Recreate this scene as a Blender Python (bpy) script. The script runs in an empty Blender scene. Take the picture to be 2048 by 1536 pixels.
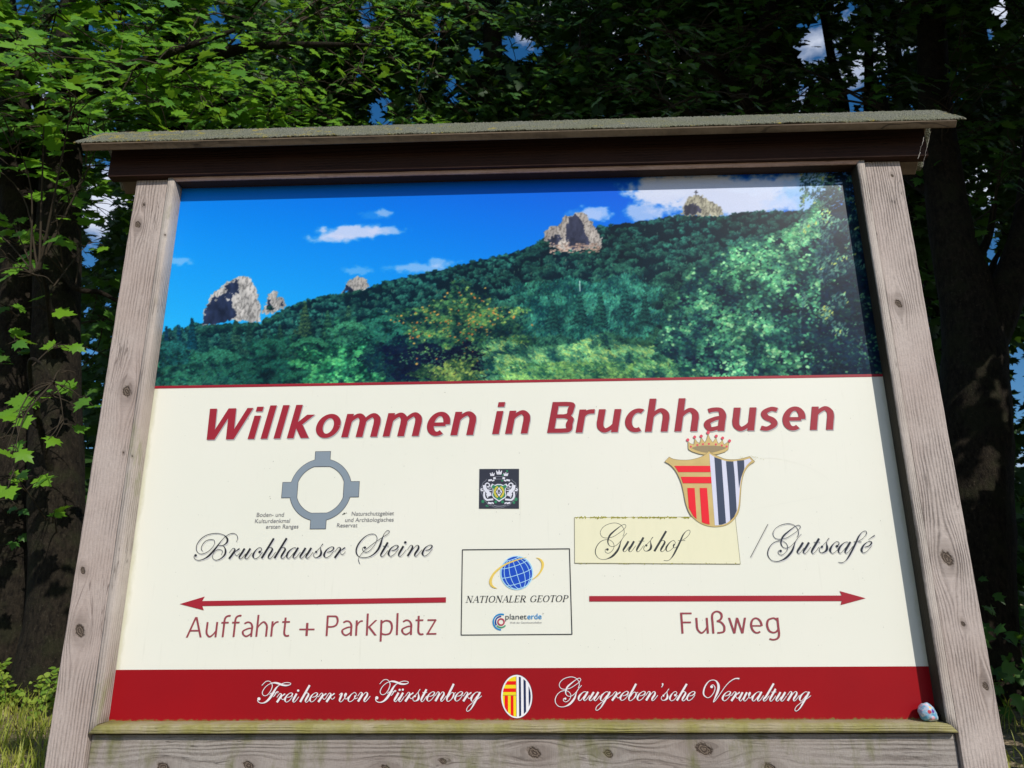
import bpy, bmesh, math, random
import numpy as np
from mathutils import Vector, Matrix
random.seed(7)
RNG = np.random.default_rng(11)
SC = bpy.context.scene
COL = SC.collection
rad = math.radians

# ------------------------------------------------------------------ camera
CAM_POS = Vector((0.0616, -1.9639, 1.6505))
CAM_ROT = (rad(106.885), rad(0.373), rad(2.015))
cam_d = bpy.data.cameras.new('camera')
cam_d.sensor_width = 36.0
cam_d.lens = 1500.0 / 2048.0 * 36.0
cam_d.clip_start = 0.05
cam_d.clip_end = 600.0
cam_d.dof.use_dof = True
cam_d.dof.focus_distance = 2.08
cam_d.dof.aperture_fstop = 9.0
cam = bpy.data.objects.new('camera', cam_d)
cam.location = CAM_POS
cam.rotation_euler = CAM_ROT
COL.objects.link(cam)
SC.camera = cam

# ------------------------------------------------------------------ light
SUN_DIR = Vector((0.64, -1.0, 0.86)).normalized()
sun_el = math.asin(SUN_DIR.z)
sun_az = math.atan2(SUN_DIR.x, SUN_DIR.y)
w = bpy.data.worlds.new('World')
SC.world = w
w.use_nodes = True
nt = w.node_tree
nt.nodes.clear()
wo = nt.nodes.new('ShaderNodeOutputWorld')
bg = nt.nodes.new('ShaderNodeBackground')
bg.inputs['Strength'].default_value = 0.075
sky = nt.nodes.new('ShaderNodeTexSky')
sky.sky_type = 'NISHITA'
sky.sun_disc = False
sky.sun_elevation = sun_el
sky.sun_rotation = sun_az
sky.air_density = 1.0
sky.dust_density = 0.3
sky.ozone_density = 2.5
tcw = nt.nodes.new('ShaderNodeTexCoord')
mpw = nt.nodes.new('ShaderNodeMapping')
mpw.inputs['Scale'].default_value = (1.0, 1.0, 1.8)
nzw = nt.nodes.new('ShaderNodeTexNoise')
nzw.inputs['Scale'].default_value = 4.2
nzw.inputs['Detail'].default_value = 8.0
nzw.inputs['Roughness'].default_value = 0.58
crw = nt.nodes.new('ShaderNodeValToRGB')
crw.color_ramp.elements[0].position = 0.50
crw.color_ramp.elements[1].position = 0.60
mxw = nt.nodes.new('ShaderNodeMixRGB')
mxw.inputs['Color2'].default_value = (9.5, 10.2, 12.0, 1)
nt.links.new(tcw.outputs['Generated'], mpw.inputs['Vector'])
nt.links.new(mpw.outputs['Vector'], nzw.inputs['Vector'])
nt.links.new(nzw.outputs['Fac'], crw.inputs['Fac'])
nt.links.new(crw.outputs['Color'], mxw.inputs['Fac'])
hsw = nt.nodes.new('ShaderNodeHueSaturation')
hsw.inputs['Saturation'].default_value = 1.35
hsw.inputs['Value'].default_value = 1.35
nt.links.new(sky.outputs['Color'], hsw.inputs['Color'])
nt.links.new(hsw.outputs['Color'], mxw.inputs['Color1'])
nt.links.new(mxw.outputs['Color'], bg.inputs['Color'])
nt.links.new(bg.outputs['Background'], wo.inputs['Surface'])

sun_d = bpy.data.lights.new('sun', 'SUN')
sun_d.energy = 3.7
sun_d.angle = rad(0.5)
sun_d.color = (1.0, 0.955, 0.88)
sun = bpy.data.objects.new('sun', sun_d)
sun.rotation_euler = SUN_DIR.to_track_quat('Z', 'Y').to_euler()
sun.location = (6, -8, 9)
COL.objects.link(sun)

SC.view_settings.view_transform = 'Standard'
SC.view_settings.look = 'None'
SC.view_settings.exposure = 0.0
SC.view_settings.gamma = 1.0
SC.view_settings.use_curve_mapping = False
SC.cycles.max_bounces = 6
SC.cycles.transparent_max_bounces = 4

# ------------------------------------------------------------------ geometry of the view of the panel plane
def _rot(rx, ry, rz):
    c, s = math.cos, math.sin
    X = np.array([[1, 0, 0], [0, c(rx), -s(rx)], [0, s(rx), c(rx)]])
    Y = np.array([[c(ry), 0, s(ry)], [0, 1, 0], [-s(ry), 0, c(ry)]])
    Z = np.array([[c(rz), -s(rz), 0], [s(rz), c(rz), 0], [0, 0, 1]])
    return Z @ Y @ X
RM = _rot(*CAM_ROT)
CP = np.array(CAM_POS)
def at(u, v, y=0.0):
    """world point at depth plane y for a survey sighting (u, v)"""
    u = np.asarray(u, float); v = np.asarray(v, float)
    d = np.stack([(u - 1024) / 1500., -(v - 768) / 1500., -np.ones_like(u)], -1) @ RM.T
    t = (y - CP[1]) / d[..., 1]
    return CP + t[..., None] * d
def sight(P):
    d = (np.asarray(P, float) - CP) @ RM
    return 1024 + 1500 * d[..., 0] / -d[..., 2], 768 - 1500 * d[..., 1] / -d[..., 2]
def pxz(u, v):
    q = at(u, v, 0.0)
    return q[..., 0], q[..., 2]

# ------------------------------------------------------------------ object helpers
def tag(o, label=None, cat=None, group=None, kind=None):
    if label: o['label'] = label
    if cat: o['category'] = cat
    if group: o['group'] = group
    if kind: o['kind'] = kind
    return o
def empty(name, loc, label, cat, group=None):
    o = bpy.data.objects.new(name, None)
    o.location = loc
    o.empty_display_size = 0.2
    COL.objects.link(o)
    return tag(o, label, cat, group)
def link(name, me, mat=None, parent=None):
    """meshes are authored in world coordinates; children keep them there"""
    o = bpy.data.objects.new(name, me)
    COL.objects.link(o)
    if mat is not None and not me.materials: me.materials.append(mat)
    if parent is not None:
        o.parent = parent
        if parent.type == 'EMPTY': o.matrix_parent_inverse = Matrix.Translation(-parent.location)
    return o
def mesh_np(name, V, F, smooth=False):
    me = bpy.data.meshes.new(name)
    V = np.asarray(V, np.float32).reshape(-1, 3); F = np.asarray(F, np.int32)
    n, k = F.shape
    me.vertices.add(len(V)); me.vertices.foreach_set('co', V.ravel())
    me.loops.add(n * k); me.loops.foreach_set('vertex_index', F.ravel())
    me.polygons.add(n)
    me.polygons.foreach_set('loop_start', np.arange(0, n * k, k, dtype=np.int32))
    me.polygons.foreach_set('loop_total', np.full(n, k, np.int32))
    if smooth: me.polygons.foreach_set('use_smooth', np.ones(n, bool))
    me.update(calc_edges=True)
    return me
def mesh_bm(name, bm, smooth=False):
    me = bpy.data.meshes.new(name)
    bm.to_mesh(me); bm.free()
    if smooth:
        me.polygons.foreach_set('use_smooth', np.ones(len(me.polygons), bool))
    return me
def prism(bm, prof, axis_pts):
    """loft the closed profile list-of-rings (already 3-D) into a solid"""
    rings = [[bm.verts.new(p) for p in ring] for ring in prof]
    n = len(rings[0])
    for a, b in zip(rings[:-1], rings[1:]):
        for i in range(n):
            bm.faces.new((a[i], a[(i + 1) % n], b[(i + 1) % n], b[i]))
    bm.faces.new(rings[0][::-1]); bm.faces.new(rings[-1])
    bmesh.ops.recalc_face_normals(bm, faces=bm.faces)
def box(bm, x0, x1, y0, y1, z0, z1):
    prism(bm, [[(x0, y0, z0), (x1, y0, z0), (x1, y1, z0), (x0, y1, z0)],
               [(x0, y0, z1), (x1, y0, z1), (x1, y1, z1), (x0, y1, z1)]], None)

# ------------------------------------------------------------------ node helpers
class NT:
    def __init__(s, name):
        s.m = bpy.data.materials.new(name); s.m.use_nodes = True
        s.t = s.m.node_tree; s.t.nodes.clear()
        s.out = s.t.nodes.new('ShaderNodeOutputMaterial')
    def n(s, typ, **kw):
        nd = s.t.nodes.new('ShaderNode' + typ)
        for k, v in kw.items():
            if hasattr(nd, k): setattr(nd, k, v)
            else: nd.inputs[k.replace('_', ' ')].default_value = v
        return nd
    def l(s, a, b): s.t.links.new(a, b)
    def put(s, v, sock):
        if isinstance(v, (int, float, tuple)): sock.default_value = v
        else: s.l(v, sock)
    def math(s, op, a, b=0.0, c=None, clamp=False):
        nd = s.t.nodes.new('ShaderNodeMath'); nd.operation = op; nd.use_clamp = clamp
        s.put(a, nd.inputs[0]); s.put(b, nd.inputs[1])
        if c is not None: s.put(c, nd.inputs[2])
        return nd.outputs[0]
    def mix(s, f, a, b, blend='MIX'):
        nd = s.t.nodes.new('ShaderNodeMixRGB'); nd.blend_type = blend
        s.put(f, nd.inputs[0])
        for v, k in ((a, 1), (b, 2)):
            if isinstance(v, tuple): nd.inputs[k].default_value = (v[0], v[1], v[2], 1)
            else: s.l(v, nd.inputs[k])
        return nd.outputs[0]
    def ramp(s, v, p0, p1, c0=(0, 0, 0), c1=(1, 1, 1)):
        nd = s.t.nodes.new('ShaderNodeValToRGB')
        e = nd.color_ramp.elements
        e[0].position = p0; e[1].position = p1
        e[0].color = (*c0, 1); e[1].color = (*c1, 1)
        s.l(v, nd.inputs[0]); return nd.outputs[0]
    def ss(s, v, a, b, r0=0.0, r1=1.0):
        nd = s.t.nodes.new('ShaderNodeMapRange'); nd.interpolation_type = 'SMOOTHSTEP'
        s.l(v, nd.inputs['Value'])
        for k, x in (('From Min', a), ('From Max', b), ('To Min', r0), ('To Max', r1)): nd.inputs[k].default_value = x
        return nd.outputs[0]
    def noise(s, vec, scale, detail=4.0, rough=0.5, dist=0.0):
        nd = s.t.nodes.new('ShaderNodeTexNoise')
        nd.inputs['Scale'].default_value = scale; nd.inputs['Detail'].default_value = detail
        nd.inputs['Roughness'].default_value = rough; nd.inputs['Distortion'].default_value = dist
        s.l(vec, nd.inputs['Vector']); return nd.outputs['Fac']
    def coords(s): return s.n('TexCoord').outputs['Object']
    def scale(s, vec, sx, sy, sz):
        nd = s.t.nodes.new('ShaderNodeMapping'); nd.inputs['Scale'].default_value = (sx, sy, sz)
        s.l(vec, nd.inputs['Vector']); return nd.outputs[0]
    def bsdf(s, col, rough=0.6, spec=0.5, bump=None, bump_d=0.002, bump_s=0.5):
        b = s.t.nodes.new('ShaderNodeBsdfPrincipled')
        if isinstance(col, tuple): b.inputs['Base Color'].default_value = (*col, 1)
        else: s.l(col, b.inputs['Base Color'])
        s.put(rough, b.inputs['Roughness'])
        b.inputs['Specular IOR Level'].default_value = spec
        if bump is not None:
            bn = s.t.nodes.new('ShaderNodeBump'); bn.inputs['Distance'].default_value = bump_d
            bn.inputs['Strength'].default_value = bump_s
            s.l(bump, bn.inputs['Height']); s.l(bn.outputs[0], b.inputs['Normal'])
        s.l(b.outputs[0], s.out.inputs['Surface'])
        return b
def sr(*c):
    """sRGB 0-255 to linear"""
    return tuple(((x / 255) / 12.92 if x / 255 <= 0.04045 else ((x / 255 + 0.055) / 1.055) ** 2.4) for x in c)

def wood(name, axis, knots=(), tone=(0.36, 0.325, 0.305), dark=(0.17, 0.145, 0.13), green=0.0,
         period=0.0082, saw=0.8, bump=0.0022, greencol=(0.17, 0.18, 0.04), seed=0.0, face='y', wander=0.9, rebate_shade=None):
    """weathered softwood; axis = grain direction (x or z), knots = (across, along, radius)"""
    t = NT(name)
    co = t.coords()
    sep = t.n('SeparateXYZ'); t.l(co, sep.inputs[0])
    X, Y, Z = sep.outputs
    ac, al = (X, Z) if axis == 'z' else (Z, X)
    # depth gives side faces their own lines
    ac = t.math('ADD', ac, t.math('MULTIPLY', Y, 0.83))
    u = ac
    kn = None
    for kx, kz, r in knots:
        kx2 = kx - 0.042 * 0.83
        dx = t.math('SUBTRACT', ac, kx2)
        dz = t.math('MULTIPLY', t.math('SUBTRACT', al, kz), 0.38)
        d2 = t.math('ADD', t.math('MULTIPLY', dx, dx), t.math('MULTIPLY', dz, dz))
        g = t.math('POWER', 2.71828, t.math('MULTIPLY', d2, -1.0 / (r * r * 5.0)))
        u = t.math('SUBTRACT', u, t.math('MULTIPLY', t.math('MULTIPLY', dx, g), 1.25))
        dz1 = t.math('MULTIPLY', t.math('SUBTRACT', al, kz), 0.72)
        # slanted, uneven knot
        sk = t.math('ADD', dx, t.math('MULTIPLY', dz1, 0.35))
        dd = t.math('SQRT', t.math('ADD', t.math('MULTIPLY', sk, sk), t.math('MULTIPLY', dz1, dz1)))
        k1 = t.math('DIVIDE', dd, r)
        kn = k1 if kn is None else t.math('MINIMUM', kn, k1)
    cb = t.n('CombineXYZ')
    t.l(t.math('MULTIPLY', u, 1.0), cb.inputs[0]); t.l(t.math('MULTIPLY', al, 0.045), cb.inputs[2])
    cb.inputs[1].default_value = seed
    lown = t.noise(cb.outputs[0], 9.0, 2.0, 0.5)
    cb2 = t.n('CombineXYZ'); t.l(t.math('MULTIPLY', u, 1.0), cb2.inputs[0]); t.l(t.math('MULTIPLY', al, 0.16), cb2.inputs[2])
    cb2.inputs[1].default_value = seed + 3
    fine = t.noise(cb2.outputs[0], 420.0, 3.0, 0.6)
    mid = t.noise(cb2.outputs[0], 60.0, 3.0, 0.55)
    ph = t.math('ADD', t.math('MULTIPLY', u, 6.2832 / period), t.math("MULTIPLY", lown, 34.0 * wander))
    ph = t.math('ADD', ph, t.math('MULTIPLY', mid, 7.5))
    line = t.math('MULTIPLY_ADD', t.math('SINE', ph), 0.5, 0.5)
    line = t.math('POWER', line, 1.6)
    cb3 = t.n('CombineXYZ'); t.l(t.math('MULTIPLY', u, 0.35), cb3.inputs[0]); t.l(al, cb3.inputs[2])
    cb3.inputs[1].default_value = seed + 7
    sawn = t.noise(cb3.outputs[0], 330.0, 2.0, 0.6)
    blot = t.noise(t.scale(co, 1.0, 1.0, 0.55) if axis == 'z' else t.scale(co, 0.55, 1, 1), 9.0, 5.0, 0.6)
    lv = t.math('MULTIPLY', line, t.math('MULTIPLY_ADD', t.ramp(blot, 0.38, 0.64), 0.85, 0.15))
    f = t.math('ADD', t.math('MULTIPLY', lv, 0.62), t.math('MULTIPLY', t.ramp(fine, 0.35, 0.7), 0.30))
    f = t.math('ADD', f, t.math('MULTIPLY', t.ramp(sawn, 0.4, 0.7), 0.18 * saw))
    f = t.math('ADD', f, t.math('MULTIPLY', t.ramp(blot, 0.35, 0.72), 0.18), clamp=True)
    col = t.mix(f, tuple(c * 1.10 for c in tone), dark)
    cbk = t.n('CombineXYZ'); t.l(u, cbk.inputs[0]); t.l(t.math('MULTIPLY', al, 0.05), cbk.inputs[2]); cbk.inputs[1].default_value = seed + 11
    ck = t.math('ABSOLUTE', t.math('SUBTRACT', t.noise(cbk.outputs[0], 48.0, 3.0, 0.6), 0.5))
    cm = t.math('MULTIPLY', t.ss(ck, 0.004, 0.012, 1.0, 0.0), t.ss(t.noise(co, 4.5, 2.0), 0.50, 0.60))
    col = t.mix(t.math('MULTIPLY', cm, 0.75), col, tuple(c * 0.30 for c in dark))
    st_ = t.noise(t.scale(co, 1.0, 1.0, 1.0), 1.7, 4.0, 0.6)
    col = t.mix(t.math('MULTIPLY', t.ss(st_, 0.45, 0.70), 0.45), col, (tone[0] * 0.66, tone[1] * 0.55, tone[2] * 0.50))
    # weather tint: pinkish / grey
    tint = t.noise(co, 3.2, 3.0, 0.6)
    col = t.mix(t.math('MULTIPLY', t.ramp(tint, 0.4, 0.65), 0.35), col, (tone[0] * 0.80, tone[1] * 0.74, tone[2] * 0.74))
    h = t.math('MULTIPLY_ADD', lv, -0.6, t.math('MULTIPLY', fine, -0.35))
    h = t.math('ADD', h, t.math('MULTIPLY', sawn, -0.22 * saw))
    if kn is not None:
        kc = t.math('ADD', kn, t.math('MULTIPLY', t.noise(co, 160.0, 3.0), 0.8))
        inside = t.ss(kc, 1.05, 1.5, 1.0, 0.0)
        rim = t.ss(kc, 1.3, 3.8, 1.0, 0.0)
        rings = t.math('MULTIPLY_ADD', t.math('SINE', t.math('MULTIPLY', kc, 16.0)), 0.5, 0.5)
        kcol = t.mix(rings, (0.060, 0.042, 0.032), (0.17, 0.13, 0.10))
        col = t.mix(t.math('MULTIPLY', rim, 0.38), col, (0.16, 0.125, 0.105))
        col = t.mix(inside, col, kcol)
        h = t.math('SUBTRACT', h, t.math('MULTIPLY', inside, t.math('MULTIPLY_ADD', rings, -0.6, 1.3)))
    if green > 0:
        gn = t.noise(t.scale(co, 1.0, 1.0, 0.35), 14.0, 5.0, 0.65)
        gf = t.math('MULTIPLY', t.ramp(gn, 0.62 - green * 0.42, 0.74 - green * 0.25), 0.82)
        gcol = t.mix(t.noise(co, 90.0, 4.0, 0.7), tuple(c * 0.62 for c in greencol), tuple(c * 1.5 for c in greencol))
        col = t.mix(gf, col, gcol)
    if rebate_shade is not None:      # shade on the inner side of the frame, painted into the colour
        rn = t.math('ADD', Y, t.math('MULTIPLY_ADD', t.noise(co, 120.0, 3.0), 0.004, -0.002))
        col = t.mix(t.ss(rn, -0.0465, -0.0415), col, t.mix(t.noise(t.scale(co, 1, 1, .3), 40.0, 4.0, .6), tuple(c * .5 for c in rebate_shade), rebate_shade))
    t.bsdf(col, 0.82, 0.25, h, bump, 0.9)
    return t.m

# ================================================================== the notice board
def xz_of(lst, y=-0.042):
    out = []
    for u, v, r in lst:
        q = at(u, v, y); out.append((float(q[0]), float(q[2]), r * 1.22))
    return out
knL = xz_of([(276, 449, .0075), (288, 409, .003), (254, 783, .0105), (166, 1141, .006), (160, 1262, .011), (247, 905, .002)])
knR = xz_of([(1786, 351, .0035), (1799, 607, .008), (1896, 1117, .012), (1929, 1248, .004), (1973, 1373, .006)])
knB = [(z, x, r) for x, z, r in xz_of([(325, 1524, .010), (496, 1521, .009), (885, 1512, .006), (1068, 1495, .011), (1216, 1497, .008), (1408, 1488, .013), (1540, 1525, .009), (770, 1527, .008)], -0.033)]
M_postL = wood('weathered_post_wood_a', 'z', knL, tone=(.50, .425, .385), dark=(.165, .135, .12), seed=1.0)
M_postR = wood('weathered_post_wood_b', 'z', knR, tone=(.51, .435, .395), dark=(.165, .135, .12), seed=5.0)
M_mould_v = wood('moulding_wood_upright', 'z', [(-1.009, 2.70, .0025), (-1.013, 2.05, .002)], tone=(.50, .445, .40), dark=(.22, .185, .16), seed=9.0, period=.0065, green=0.12, greencol=(.24, .24, .13))
M_mould_t = wood('moulding_wood_top', 'x', (), tone=(.60, .42, .35), dark=(.30, .18, .14), seed=12.0, period=.006, rebate_shade=(.05, .028, .018))  # underside darkened with painted shade
M_sill = wood('algae_covered_sill_wood', 'x', (), tone=(.42, .37, .24), dark=(.19, .16, .085), seed=15.0, period=.006, green=0.55, greencol=(.24, .22, .055), saw=.8)
M_board = wood('weathered_crossboard_wood', 'x', knB, tone=(.37, .335, .305), dark=(.16, .135, .118), seed=19.0, period=.0135, saw=1.3, green=0.30, wander=1.6, greencol=(.135, .135, .05))
M_beam = wood('dark_stained_beam_wood', 'x', (), tone=(.040, .017, .011), dark=(.011, .005, .004), seed=23.0, period=.012, saw=.3, wander=1.8)
M_lath = wood('roof_edge_wood', 'x', (), tone=(.155, .115, .075), dark=(.055, .04, .026), seed=27.0, period=.006)

sign = empty('notice_board', (0, 0, 0.55), 'large wooden welcome notice board with a small felted roof, printed panel and two weathered posts', 'notice board')

def bevelled(name, x0, x1, y0, y1, z0, z1, mat, parent=sign, bev=0.003, cuts=0, jit=0.0, axis='z'):
    bm = bmesh.new(); box(bm, x0, x1, y0, y1, z0, z1)
    if cuts:
        ed = [e for e in bm.edges if abs((e.verts[0].co - e.verts[1].co).dot(Vector((0, 0, 1) if axis == 'z' else (1, 0, 0)))) > 0.1]
        bmesh.ops.subdivide_edges(bm, edges=ed, cuts=cuts, use_grid_fill=True)
        k = 2 if axis == 'z' else 0
        lv = {}
        for v in bm.verts:
            key = (round(v.co[(k + 1) % 3], 4), round(v.co[(k + 2) % 3], 4), int(v.co[k] * 60))
            lv.setdefault(key, Vector([random.uniform(-jit, jit) if i != k else 0 for i in range(3)]))
            v.co += lv[key]
    if bev:
        ed = [e for e in bm.edges if e.is_boundary is False and e.calc_face_angle(0) > 1.0]
        bmesh.ops.bevel(bm, geom=ed, offset=bev, segments=2, affect='EDGES', profile=0.6)
    return link(name, mesh_bm(name, bm), mat, parent)

POST_Z1 = 2.8885
bevelled('post', -1.118, -1.0235, -0.040, 0.055, 0.35, POST_Z1, M_postL, cuts=60, jit=.0006)
bevelled('post', 1.0225, 1.122, -0.040, 0.055, 0.35, POST_Z1, M_postR, cuts=60, jit=.0006)
# cross board under the panel (and a second, lower one)
bevelled('crossboard', -1.021, 1.020, -0.027, -0.001, 1.175, 1.373, M_board, bev=.004)
bevelled('crossboard', -1.021, 1.020, -0.027, -0.001, 0.985, 1.167, M_board, bev=.004)
# back boarding
M_back = wood('back_boarding_wood', 'x', (), tone=(.30, .26, .23), dark=(.12, .10, .09), seed=33.0)
for i in range(8):
    bevelled('back_board', -1.020, 1.020, 0.012, 0.030, 1.38 + i * .188, 1.38 + i * .188 + .184, M_back, bev=.002)

# mitred moulding frame: outer edge flat face, steep inner face down to the panel
def moulding(p0, p1, inward, mat, name='moulding', seg=50, jit=.0007, sl=0.0):
    """p0->p1 along the outer corner line (x,z); inward = unit vector towards the panel"""
    L = math.hypot(p1[0] - p0[0], p1[1] - p0[1])
    tx, tz = (p1[0] - p0[0]) / L, (p1[1] - p0[1]) / L
    # profile (distance inward, y)
    prof = [(0.0, -0.004), (0.0, -0.046), (0.002, -0.0485), (0.0165 - sl, -0.0490), (0.0190 - sl, -0.0465), (0.0212 - sl * .5, -0.020), (0.0222, -0.0012)]
    V = []; 
    for k in range(seg + 1):
        s = k / seg
        for d, y in prof:
            # mitre: ends move inward by d
            a = d + s * (L - 2 * d)
            j = random.uniform(-jit, jit) if 0 < k < seg and y < -.01 and d > 0 else 0
            V.append((p0[0] + tx * a + inward[0] * (d + j * .6), y + j, p0[1] + tz * a + inward[1] * (d + j * .6)))
    n = len(prof); F = []
    for k in range(seg):
        for i in range(n - 1):
            a = k * n + i
            F.append((a, a + 1, a + n + 1, a + n))
    me = mesh_np(name, V, F)
    bm = bmesh.new(); bm.from_mesh(me)
    bm.verts.ensure_lookup_table()
    bm.faces.new([bm.verts[i] for i in range(n)][::-1]); bm.faces.new([bm.verts[seg * n + i] for i in range(n)])
    bmesh.ops.recalc_face_normals(bm, faces=bm.faces)
    return link(name, mesh_bm(name, bm), mat, sign)
OX, OZ0, OZ1 = 1.0200, 1.3778, 2.9035
moulding((-OX, OZ1), (-OX, OZ0), (1, 0), M_mould_v, sl=-.003)
M_mould_r = wood('moulding_wood_painted_shade', 'z', (), tone=(.50, .445, .40), dark=(.22, .185, .16), seed=10.0, period=.006, rebate_shade=(.055, .048, .034))  # inner face carries its shade in the wood colour
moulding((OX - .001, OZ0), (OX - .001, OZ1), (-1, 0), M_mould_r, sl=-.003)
moulding((-OX, OZ1), (OX, OZ1), (0, -1), M_mould_t, sl=-.0065)
moulding((-OX, OZ0), (OX, OZ0), (0, 1), M_sill)

# header beam under the roof, in one piece
bevelled('header_beam', -1.195, 1.195, -0.0625, -0.0300, 2.8895, 2.985, M_beam, bev=.003)
bevelled('ridge_rail', -1.110, 1.110, -0.0290, 0.0550, 2.8895, 2.975, M_beam, bev=.002)

# roof: two pitched boards covered with slated felt
def roof_board(s, name):
    # s=-1 front, +1 back
    e0 = (s * 0.118, 2.940); r0 = (0.0, 3.052)
    n = Vector((0, s * .112, .118)).normalized()
    th = 0.021
    x0, x1 = -1.245, 1.250
    A = Vector((0, e0[0], e0[1])); B = Vector((0, r0[0], r0[1]))
    ring = [A, B, B + Vector((0, 0, th * 1.38)), A + n * th]
    bm = bmesh.new()
    prism(bm, [[(x0, p.y, p.z) for p in ring], [(x1, p.y, p.z) for p in ring]], None)
    ed = list(bm.edges); bmesh.ops.bevel(bm, geom=ed, offset=.002, segments=1, affect='EDGES')
    return link(name, mesh_bm(name, bm), M_lath, sign)
roof_board(-1, 'roof_board'); roof_board(1, 'roof_board')

t = NT('mineral_roofing_felt')
co = t.coords()
g1 = t.noise(co, 230.0, 2.0, 0.6); g2 = t.n('TexVoronoi'); g2.inputs['Scale'].default_value = 260.0; t.l(co, g2.inputs['Vector'])
grain = t.ramp(g2.outputs['Distance'], 0.15, 0.75)
col = t.mix(grain, (.33, .33, .26), (.085, .088, .068))
col = t.mix(t.ramp(g1, .45, .6), col, (.22, .22, .17))
sepf = t.n('SeparateXYZ'); t.l(co, sepf.inputs[0])
le = t.ramp(t.math('MULTIPLY_ADD', sepf.outputs[0], -0.55, -0.08), 0.05, 0.9)   # lichen thickens towards the left verge
ln = t.noise(co, 26.0, 5.0, 0.7)
lf = t.ramp(t.math('ADD', ln, t.math('MULTIPLY', le, .12)), 0.60, 0.70)
col = t.mix(t.math('MULTIPLY', lf, .8), col, (.46, .36, .04))
mo = t.ramp(t.noise(co, 7.0, 4.0, .6), .42, .7)
col = t.mix(t.math('MULTIPLY', mo, .45), col, (.17, .18, .08))
t.bsdf(col, 0.95, 0.1, t.math('ADD', t.math('MULTIPLY', grain, -1.0), t.math('MULTIPLY', g1, .6)), 0.003, 1.0)
M_felt = t.m
# felt sheet: fine grid over both slopes with a granular, slightly ragged eave
nx, ny = 900, 26
xs = np.linspace(-1.268, 1.276, nx)
V = []
th = 0.0235
prof = []
for k in range(ny):
    s = k / (ny - 1)           # front eave -> ridge -> back eave
    a = (s * 2 - 1)
    y = a * 0.1305
    z = 3.052 + th * 1.38 + 0.004 - abs(a) * 0.1245
    prof.append((y, z))
prof = np.array(prof)
Xg, K = np.meshgrid(xs, np.arange(ny), indexing='ij')
Yg = prof[K, 0].copy(); Zg = prof[K, 1].copy()
j = RNG.normal(0, .0007, Xg.shape)
wv = .0022 * np.sin(Xg * 9 + 1) + .0016 * np.sin(Xg * 23 + 2) + .0012 * np.sin(Xg * 57)
sg = np.where(K < ny / 2, -1, 1)
Yg += sg * j * .7; Zg += j * .7
edge = (K == 0) | (K == ny - 1)
Yg += np.where(edge, sg * RNG.uniform(-.001, .0015, Xg.shape), 0); Zg += np.where(edge, wv * .6 - RNG.uniform(0, .0018, Xg.shape), 0)
Xg = Xg + np.where((Xg < -1.26) , RNG.uniform(-.004, .004, Xg.shape), 0) + np.where((Xg > 1.27), RNG.uniform(-.004, .004, Xg.shape), 0)
V = np.stack([Xg, Yg, Zg], -1).reshape(-1, 3)
idx = np.arange(nx * ny).reshape(nx, ny)
F = np.stack([idx[:-1, :-1], idx[1:, :-1], idx[1:, 1:], idx[:-1, 1:]], -1).reshape(-1, 4)
me = mesh_np('roofing_felt', V, F)
felt = link('roofing_felt', me, M_felt, sign)
sm = felt.modifiers.new('thickness', 'SOLIDIFY'); sm.thickness = 0.004; sm.offset = -1
# spider threads and dead scraps hanging from the right end of the beam
t = NT('spider_thread'); t.bsdf((.32, .29, .26), .7); M_thread = t.m
bm = bmesh.new()
for (u0, v0, u1, v1) in ((1852, 262, 1836, 317), (1862, 262, 1845, 333)):
    a = at(u0, v0, -.10); b = at(u1, v1, -.10)
    for k in range(9):
        s0 = k / 9; s1 = (k + 1) / 9
        p = Vector(a + (b - a) * s0) + Vector((random.uniform(-.002, .002), 0, 0)); q = Vector(a + (b - a) * s1)
        wd = random.choice([.0003, .0004, .0009])
        vs = [bm.verts.new(p + Vector((-wd, 0, 0))), bm.verts.new(p + Vector((wd, 0, 0))), bm.verts.new(q + Vector((wd * .6, .001, 0))), bm.verts.new(q + Vector((-wd * .6, .001, 0)))]
        bm.faces.new(vs)
cw = link('cobweb', mesh_bm('cobweb', bm), M_thread, sign)

# ------------------------------------------------------------------ the printed panel
PX0, PX1, PZ0, PZ1 = -1.0, 1.0, 1.400, 2.8817
ZW = 2.2504   # lower edge of the red rule
ZR = 1.5179   # top of the red band
t = NT('printed_panel_cream')
co = t.coords()
big = t.noise(co, 2.2, 3.0, .5)
col = t.mix(t.ramp(big, .35, .7), (.800, .785, .690), (.770, .768, .665))
run = t.noise(t.scale(co, 1.0, 1.0, .07), 95.0, 3.0, .6)
col = t.mix(t.math('MULTIPLY', t.ramp(run, .62, .78), .16), col, (.50, .49, .40))
spk = t.noise(co, 170.0, 2.0, .5)
col = t.mix(t.math('MULTIPLY', t.ramp(spk, .735, .76), .35), col, (.25, .24, .18))
gr_ = t.n('SeparateXYZ'); t.l(co, gr_.inputs[0])
eg = t.math('MINIMUM', t.math('MULTIPLY_ADD', gr_.outputs[0], 1.0, 1.0), t.math('MULTIPLY_ADD', gr_.outputs[0], -1.0, 1.0))   # distance to the side frames
grime = t.math('MULTIPLY', t.ss(t.math('ADD', eg, t.math('MULTIPLY_ADD', t.noise(t.scale(co, 1, 1, .4), 30.0, 5.0, .7), .03, -.015)), 0.002, 0.018, 1.0, 0.0), .45)
col = t.mix(grime, col, (.42, .40, .20))
t.bsdf(col, .42, .35, t.noise(co, 30.0, 2.0), .0002, .2)
M_cream = t.m
bm = bmesh.new(); box(bm, PX0 - .004, PX1 + .004, 0.0, 0.010, PZ0 - .004, PZ1 + .004)
panel = link('panel', mesh_bm('panel', bm), M_cream, sign)

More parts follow.
